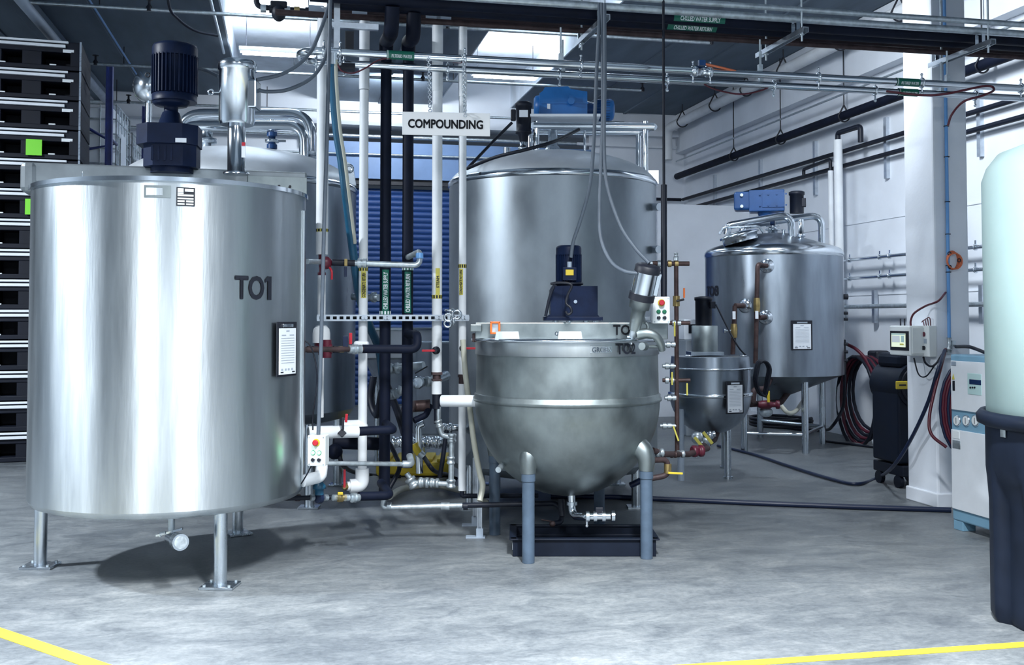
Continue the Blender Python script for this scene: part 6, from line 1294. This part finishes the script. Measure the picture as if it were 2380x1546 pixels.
solo('thin_hose', MB().tube([fl(1915, 1028)+UP*.015, fl(1980, 1036)+UP*.015, fl(2060, 1046)+UP*.015], .014, 8), 'rubber', 'thin black hose on the floor along the right wall', 'hose')
# ================================================================== PALE BLUE CABINET (CHILLER)
c0 = fl(2212, 1229); XF = 4.92; yk = c0.y; y_n = yk-1.0
ch = thing('chiller_cabinet', 'pale blue and white cabinet with round gauges beside the column', 'cabinet', (XF+.35, (yk+y_n)/2, 0))
ztop = onX(2207, 823, XF).z; zb0 = onX(2207, 1205, XF).z
MB().box((XF+.35, (yk+y_n)/2, (ztop+zb0)/2), (.70, yk-y_n, ztop-zb0), None, .012).build('body', 'chillblue', ch)
for y in (yk-.06, y_n+.06):
    for x in (XF+.06, XF+.64): MB().box((x, y, zb0/2), (.11, .11, zb0), None, .004).build('foot', 'chillblue', ch)
def cf(px, py): return onX(px, py, XF)
def panel(nm, mt_, px0, py0, px1, py1, th=.016, y_to=None, par=ch, lab=None):
    a_, b_ = cf(px0, py0), cf(px0, py1); ye = y_to if y_to is not None else cf(px1, py0).y
    return MB().box((XF-th/2, (a_.y+ye)/2, (a_.z+b_.z)/2), (th, abs(a_.y-ye), a_.z-b_.z), None, .003).build(nm, mt_, par, lab)
up_ = panel('upper_panel', 'white', 2213, 838, 0, 951, .014, y_n+.04); lo_ = panel('lower_panel', 'white', 2214, 997, 0, 1180, .014, y_n+.04)
for px in (2225.5, 2247, 2268.5):
    p = cf(px, 978); gd = MB().axis_rings(p, (-1, 0, 0), [(-.01, .042), (.008, .042), (.011, .038)], 24).build('gauge', 'leg_steel', ch); MB().cyl(p-Vector((.005, 0, 0)), p-Vector((.0125, 0, 0)), .034, seg=24).build('gauge_face', 'whiteink', gd); MB().box(p-Vector((.0135, 0, 0)), (.002, .004, .045)).build('needle', 'ink', gd)
for px0, py0, px1, py1, mt_, par, nm in ((2215, 840, 2226, 850, 'grey', up_, 'badge'), (2218, 885, 2223, 908, 'ink', up_, 'warning_strip'), (2253, 867, 2285, 916, 'mint', up_, 'display_panel'), (2218, 1000, 2234, 1018, 'whiteink', lo_, 'data_sheet'), (2218, 1022, 2236, 1041, 'galv', lo_, 'rating_plate')): panel(nm, mt_, px0, py0, px1, py1, .018, None, par)
pp = [cf(2217, 882), cf(2223, 882), cf(2220, 869)]; MB().prism([p-Vector((.0145, 0, 0)) for p in pp], (-.003, 0, 0)).build('warning_triangle', 'limeband', up_, 'yellow warning triangle')
panel('small_display', 'screen2', 2258, 881, 2285, 893, .021, None, up_); 
for px in (2261, 2266, 2271): p = cf(px, 901); MB().cyl(p-Vector((.016, 0, 0)), p-Vector((.024, 0, 0)), .007, seg=10).build('key', 'ink', up_)
# ================================================================== WHITE TANK ON BLACK STAND
cp_ = wc(3.115, 5.40); RP = .60
pt = thing('poly_tank', 'tall translucent white plastic tank standing in the black stand at right', 'tank', (cp_.x, cp_.y, .95))
zp0, zp1 = 1.02, at(2276, 402, 5.6).z
MB().lathe(cp_, [(0, .9), (RP*.8, .92), (RP-.012, 1.0), (RP-.006, zp1-.35), (RP-.006, zp1-.05), (RP-.02, zp1-.01), (RP-.03, zp1+.02), (RP*.86, zp1+.09), (RP*.5, zp1+.17), (.18, zp1+.20), (.18, zp1+.26), (0, zp1+.265)], 96).build('tank_shell', 'poly', pt)
zr_ = at(2268, 952, 5.65).z
st = thing('tank_stand', 'black ribbed plastic stand holding the white tank at right', 'stand', cp_)
MB().lathe(cp_, [(RP+.005, zr_-.075), (RP+.035, zr_-.06), (RP+.04, zr_-.02), (RP+.02, zr_+.005), (RP-.004, zr_+.005), (RP-.004, zr_-.06)], 96).build('rim', 'black', st)
vs = []; fs = []; NA = 144; zl2 = [0, .03, .10, .62, .74, .80, zr_-.07]
for i, z in enumerate(zl2):
    for k in range(NA):
        a = 2*PI*k/NA; lobe = (math.cos(8*a+.9)); rec = max(0, min(1, (lobe+.15)*3)); r = RP-.006+.0
        if z < .74: r = RP-.02-.055*rec
        if z < .03: r -= .015
        if z == .74: r = RP-.012-.03*rec
        vs.append((cp_.x+r*math.cos(a), cp_.y+r*math.sin(a), z))
for i in range(len(zl2)-1):
    for k in range(NA): a, b = i*NA+k, i*NA+(k+1) % NA; fs.append((a, b, b+NA, a+NA))
MB().add(vs, fs, True).build('skirt', 'black', st)
a_, p = cyl_hit(2332, 1005, cp_, RP); MB().patch(cp_, RP, a_-.035, a_+.035, p.z-.025, p.z+.025, .004).build('small_plate', 'galv', st)
